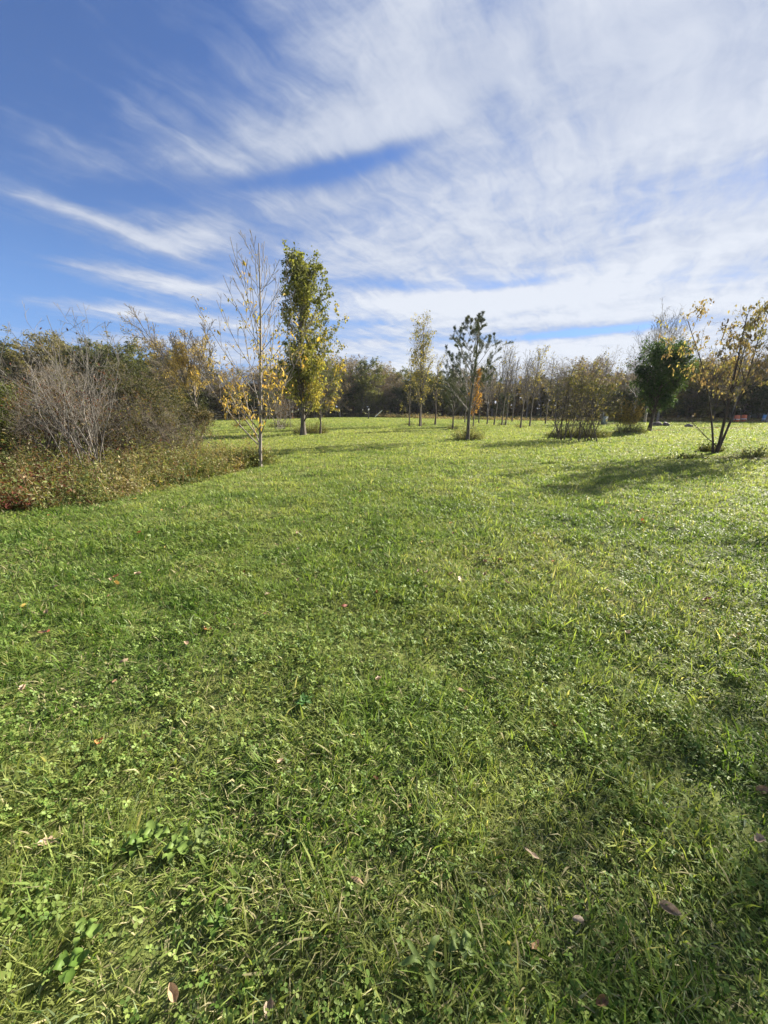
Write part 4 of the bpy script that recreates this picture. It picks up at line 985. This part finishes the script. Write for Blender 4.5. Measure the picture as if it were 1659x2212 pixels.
def make_fallen():
    LEAF_M.update(tan=dead_leaf_mat('tan_leaf', (.30, .20, .12, 1), (.48, .36, .24, 1)), pink=dead_leaf_mat('pinkish_leaf', (.30, .19, .10, 1), (.48, .34, .20, 1)), brown=dead_leaf_mat('brown_leaf', (.16, .085, .04, 1), (.30, .18, .09, 1)),
                  orange=dead_leaf_mat('orange_leaf', (.42, .15, .05, 1), (.62, .27, .09, 1)), yellow=dead_leaf_mat('yellow_leaf', (.50, .34, .08, 1), (.65, .50, .16, 1)), grey=dead_leaf_mat('grey_leaf', (.25, .18, .12, 1), (.40, .31, .22, 1)), red=dead_leaf_mat('red_leaf', (.16, .035, .02, 1), (.30, .07, .04, 1)))
    random.seed(9)
    L = [(216, 1615, .085, 'oval', 'orange', 'bright orange curled leaf lying alone in the lower left grass'),
         (104, 1830, .075, 'lobed', 'tan', 'crumpled pale tan leaf near the left edge'), (377, 2168, .06, 'oval', 'pink', 'pinkish folded leaf low in the bottom left grass'),
         (608, 1671, .05, 'oval', 'tan', 'small upright tan leaf left of the pale rosette weeds'), (774, 1932, .07, 'lance', 'pink', 'narrow pinkish leaf standing between grass blades below the middle'),
         (586, 2208, .06, 'oval', 'tan', 'tan leaf cut by the bottom edge'), (995, 1265, .13, 'lobed', 'tan', 'large pale tan leaf, brightest one in the middle of the lawn'),
         (1048, 1249, .09, 'oval', 'pink', 'pinkish leaf just above the brightest tan leaf'), (1443, 1994, .075, 'oval', 'grey', 'broad grey brown oval leaf in the lower right grass'),
         (1245, 2012, .05, 'oval', 'grey', 'small grey purple leaf left of the broad grey brown leaf'), (1154, 2060, .06, 'lance', 'brown', 'ragged brown leaf scrap low in the right half'),
         (1148, 1866, .075, 'lance', 'tan', 'arched pale yellow green leaf low in the right half'), (913, 1717, .035, 'oval', 'red', 'small dark red leaf above the pale rosette weed'),
         (812, 1706, .035, 'oval', 'brown', 'small brown leaf left of the pale rosette weed'), (885, 1765, .05, 'lance', 'brown', 'brown leaf standing in shade below the pale rosette weed'),
         (998, 1505, .075, 'oval', 'pink', 'pink brown leaf in the middle of the lower lawn'), (1070, 1523, .05, 'oval', 'pink', 'pale leaf scrap right of the pink brown leaf'),
         (1005, 1542, .05, 'oval', 'brown', 'dull brown leaf below the pink brown leaf'), (818, 1484, .06, 'lobed', 'tan', 'tan lobed leaf in the centre of the lower lawn'),
         (268, 1434, .07, 'oval', 'tan', 'tan leaf on the left lawn above the orange leaf'), (404, 1409, .08, 'oval', 'tan', 'whitish tan leaf on the left lawn right of a tan one'),
         (96, 1382, .09, 'lobed', 'brown', 'brown lobed leaf near the left edge'), (110, 1380, .07, 'oval', 'red', 'dark reddish leaf touching the brown lobed leaf'),
         (55, 1498, .07, 'lobed', 'tan', 'tan torn leaf by the left edge'), (248, 1480, .06, 'oval', 'brown', 'brown leaf left of centre above the orange leaf'),
         (500, 1255, .09, 'lobed', 'brown', 'brown leaf pair far left of the brightest tan leaf'), (252, 1252, .10, 'lobed', 'orange', 'orange brown leaf on the left lawn'),
         (238, 1258, .08, 'oval', 'tan', 'light brown leaf touching the orange brown one'), (300, 1250, .09, 'oval', 'tan', 'whitish leaf right of the orange brown leaf'),
         (120, 1270, .09, 'oval', 'tan', 'buff leaf on the far left lawn'), (48, 1316, .10, 'oval', 'yellow', 'yellowish leaf close to the left edge'), (102, 1327, .08, 'oval', 'pink', 'pink tinged leaf right of the yellowish one'),
         (645, 1158, .11, 'oval', 'brown', 'dark brown leaf on the lawn left of the middle'), (1385, 1133, .13, 'oval', 'orange', 'bright orange leaf on the right lawn below the shadow'),
         (1378, 1108, .12, 'lobed', 'yellow', 'yellow leaf in the tree shadow on the right'), (1388, 1137, .10, 'oval', 'red', 'reddish leaf beside the bright orange one'),
         (1523, 1316, .10, 'oval', 'red', 'dark red leaf on the right lawn'), (1590, 1397, .10, 'lobed', 'brown', 'large dark brown leaf near the right edge'),
         (1355, 1387, .08, 'oval', 'grey', 'curled grey leaf at the right of the middle'), (1272, 1552, .06, 'oval', 'pink', 'pink brown leaf on the lower right lawn'),
         (1197, 1587, .05, 'oval', 'red', 'small purple brown leaf left of a pink brown one'), (1640, 1728, .07, 'oval', 'brown', 'brown leaf at the right edge'), (1630, 1844, .06, 'lobed', 'grey', 'crumpled grey leaf by the right edge'),
         (1290, 2190, .05, 'oval', 'brown', 'brown leaf near the bottom right'), (745, 1315, .08, 'oval', 'red', 'pink red leaf in the upper middle lawn'), (578, 1292, .08, 'oval', 'tan', 'tan leaf left of the pink red leaf'),
         (1222, 1360, .07, 'oval', 'tan', 'tan leaf right of the middle lawn'), (925, 1392, .06, 'oval', 'tan', 'tan leaf below the brightest tan leaf')]
    for q in L: fallen(*q)
    r_ = np.random.default_rng(17); n = 240; says = {'tan': 'small tan leaf fallen on the lawn', 'brown': 'small brown leaf fallen on the lawn', 'orange': 'small orange leaf fallen on the lawn', 'yellow': 'small yellow leaf fallen on the lawn', 'pink': 'small pinkish leaf fallen on the lawn', 'red': 'small dark red leaf fallen on the lawn'}
    ks = list(says)
    for i in range(n):
        d = 2.6 + 14 * r_.random() ** 1.1; a = r_.uniform(-.75, .75); x, y = d * math.sin(a), d * math.cos(a)
        v = None
        px = 829.5 + 833 * x / (y * CP + H * SP)
        py = 1106 - 833 * ((y * SP - H * CP) / (y * CP + H * SP))
        if px < 560 and d > 5.2 and py < 1110 - px * .17: continue
        k = ks[int(r_.choice(6, p=[.34, .20, .10, .12, .14, .10]))]
        fallen(px, py, float(r_.uniform(.04, .085)), ['oval', 'oval', 'lance', 'lobed'][int(r_.integers(0, 4))], k, says[k], group='small ' + k + ' leaves fallen on the lawn')

def rosette(px, py, n, size, w, seed, label, colr, name='rosette_weed', lift=.5, cat='weed'):
    """a flat weed: n strap leaves round a crown"""
    x, y = G(px, py); rg_ = np.random.default_rng(seed); V, Fq = [], []
    size = size * .52; m = 7
    for k in range(n):
        a = k * 2.4 + rg_.normal(0, .2); L = size * rg_.uniform(.7, 1.15); e0 = lift * rg_.uniform(.6, 1.5)
        b = len(V)
        for i in range(m):
            t = i / (m - 1); wd = L * w * (math.sin(math.pi * min(t * .93 + .05, 1)) ** .8) * (.5 + t * .7)
            rr = L * t * math.cos(e0 * (1 - t)); z = .015 + L * (math.sin(e0) * t - .55 * t * t * e0)
            c, s = math.cos(a), math.sin(a)
            for q in (-1, 0, 1): V.append((c * rr - s * q * wd, s * rr + c * q * wd, z + abs(q) * wd * .35 + .008 * math.sin(t * 8 + k)))
        for i in range(m - 1):
            for q in range(2): Fq.append((b + i * 3 + q, b + i * 3 + 3 + q, b + i * 3 + 4 + q, b + i * 3 + 1 + q))
    V = np.array(V); C = np.array(colr) * rg_.uniform(.8, 1.2, (len(V), 1)); C[1::3] *= 1.15
    o = link(name, mesh_np(name, V, [np.array(Fq)], M_CLOVER, C, smooth=True)); o.location = (x, y, gz1(x, y) + .012); tag(o, label, cat)

def make_weeds():
    P_, G1, G2 = (.27, .33, .11), (.10, .17, .03), (.15, .22, .05)
    rosette(912, 1732, 13, .075, .16, 1, 'pale grey green rosette weed with narrow leaves below the middle of the lawn', P_)
    rosette(1148, 1606, 12, .06, .15, 2, 'pale narrow leaved rosette right of the middle, far from the other rosettes', P_); rosette(806, 1642, 11, .065, .15, 3, 'pale narrow leaved rosette above left of the largest pale rosette', P_)
    rosette(852, 1655, 10, .055, .15, 4, 'small pale rosette right of another one above the largest', P_); rosette(985, 1665, 9, .05, .16, 5, 'small green rosette to the upper right of the largest pale rosette', G2)
    rosette(335, 1815, 9, .10, .30, 6, 'broad leaved plantain at the left of the plantain patch', G2, 'plantain', .7); rosette(385, 1845, 8, .10, .28, 7, 'broad leaved plantain in the middle of the plantain patch', G2, 'plantain', .7)
    rosette(440, 1832, 8, .09, .28, 8, 'grey green plantain at the right of the plantain patch', (.17, .22, .07), 'plantain', .6); rosette(300, 1838, 7, .08, .28, 9, 'small plantain at the lower left of the plantain patch', G1, 'plantain', .6)
    rosette(915, 2115, 6, .13, .13, 10, 'long leaved plantain low in the middle of the picture bottom', (.16, .22, .06), 'plantain', .9); rosette(992, 2070, 6, .09, .33, 11, 'broad pale dandelion like leaves near the bottom', (.17, .23, .07), 'plantain', .6)
    rosette(190, 2035, 5, .09, .35, 12, 'single broad pale leaf weed at the bottom left', (.15, .22, .05), 'plantain', .6); rosette(150, 2110, 6, .10, .30, 13, 'dark broad leaved weed close to the bottom left corner', G1, 'plantain', .7)
    rosette(475, 2010, 6, .09, .25, 14, 'green broad leaved weed left of the bottom middle', G1, 'plantain', .7); rosette(660, 1530, 9, .09, .2, 15, 'dark leafy clover like weed in the centre left lawn', (.07, .15, .04), 'plantain', .9)
    rosette(1395, 1595, 9, .12, .1, 16, 'tuft of broad yellow green grass on the right lawn', (.22, .28, .06), 'grass_clump', 1.2); rosette(1190, 1480, 9, .10, .12, 17, 'pale narrow leaved weed left of the yellow green grass tuft', P_)

M_ROCK = None
def make_rocks():
    global M_ROCK
    m, T, o = new_mat('dark_rock'); tc = T.n.new('ShaderNodeTexCoord'); n = T.noise(tc.outputs['Object'], 7.0, 6, .7).outputs[0]
    c = T.mix(T.ramp(n, .35, .7), (.06, .045, .04, 1), (.20, .17, .16, 1)); p = T.n.new('ShaderNodeBsdfPrincipled'); T.l.new(c, p.inputs['Base Color']); p.inputs['Roughness'].default_value = .85
    b = T.n.new('ShaderNodeBump'); b.inputs['Strength'].default_value = .6; b.inputs['Distance'].default_value = .04; T.l.new(n, b.inputs['Height']); T.l.new(b.outputs[0], p.inputs['Normal']); T.l.new(p.outputs[0], o.inputs[0]); M_ROCK = m
    boulder(1418, 920, .75, .42, 1, 'blocky dark boulder just right of the dark green tree trunk'); boulder(1438, 920, .62, .40, 2, 'grey topped boulder, second to the right of the dark green tree trunk'); boulder(1486, 922, .6, .26, 3, 'low flat boulder left of the multi stemmed tree')

# shade from trees that stand beyond the right edge of the view
def make_offside():
    spots = [(16.4, 15.4, 8.0, 1, 'leafy tree standing just beyond the right edge of the view, casting shade on the lawn'), (11.4, 8.0, 7.0, 2, 'leafy tree close by on the right beyond the edge of the view')]
    for (x, y, h, s, lab) in spots:
        g = Grow(500 + s)
        lv = [dict(seg=9, wig=.03, up=.01, tap=1.0, sides=8), dict(n=34, at=(.25, .97), ang=42, sp=10, len=.24, rad=.5, seg=5, wig=.06, up=.08, sides=4),
              dict(n=7, at=(.2, 1), ang=42, sp=12, len=.45, rad=.6, seg=3, wig=.08, up=.06, sides=3), dict(n=3, at=(.3, 1), ang=40, sp=12, len=.55, rad=.7, seg=2, wig=.1, up=.03, sides=3)]
        g.limb((0, 0, 0), (0, 0, 1), h, .1, 0, lv, leafy=2)
        Q = g.leaf_points(17 if s == 1 else 9, .08, lambda Q: np.clip((fbm(Q[:, 0] + Q[:, 1] * .5, Q[:, 2], .8, s, 3) - .35) * 5, .05, 1))
        plant('shade_tree', g, Q, x, y, M_BARK, M_LEAF, pal(OLIVE, (.20, .18, .05), (.30, .22, .06), noise=.3), .11, lab, 'tree', aspect=.6, fine=False)

make_ash(); make_poplar(); make_right_tree()
make_bare_shrub(); make_shrubs(); make_mid_trees()
make_undergrowth()
make_backwood()
make_fences(); make_rocks(); make_fallen(); make_weeds(); make_offside()

# ------------------------------------------------------------------ the air
def make_haze():
    m, T, o = new_mat('haze'); v = T.n.new('ShaderNodeVolumePrincipled')
    v.inputs['Color'].default_value = (.86, .90, 1.0, 1); v.inputs['Density'].default_value = .0002; v.inputs['Anisotropy'].default_value = .1
    T.l.new(v.outputs[0], o.inputs['Volume'])
    tag(box_parts('haze', m, [(0, 0, 10, 1500, 1500, 22.5, 0, 0)]), kind='stuff')
make_haze()
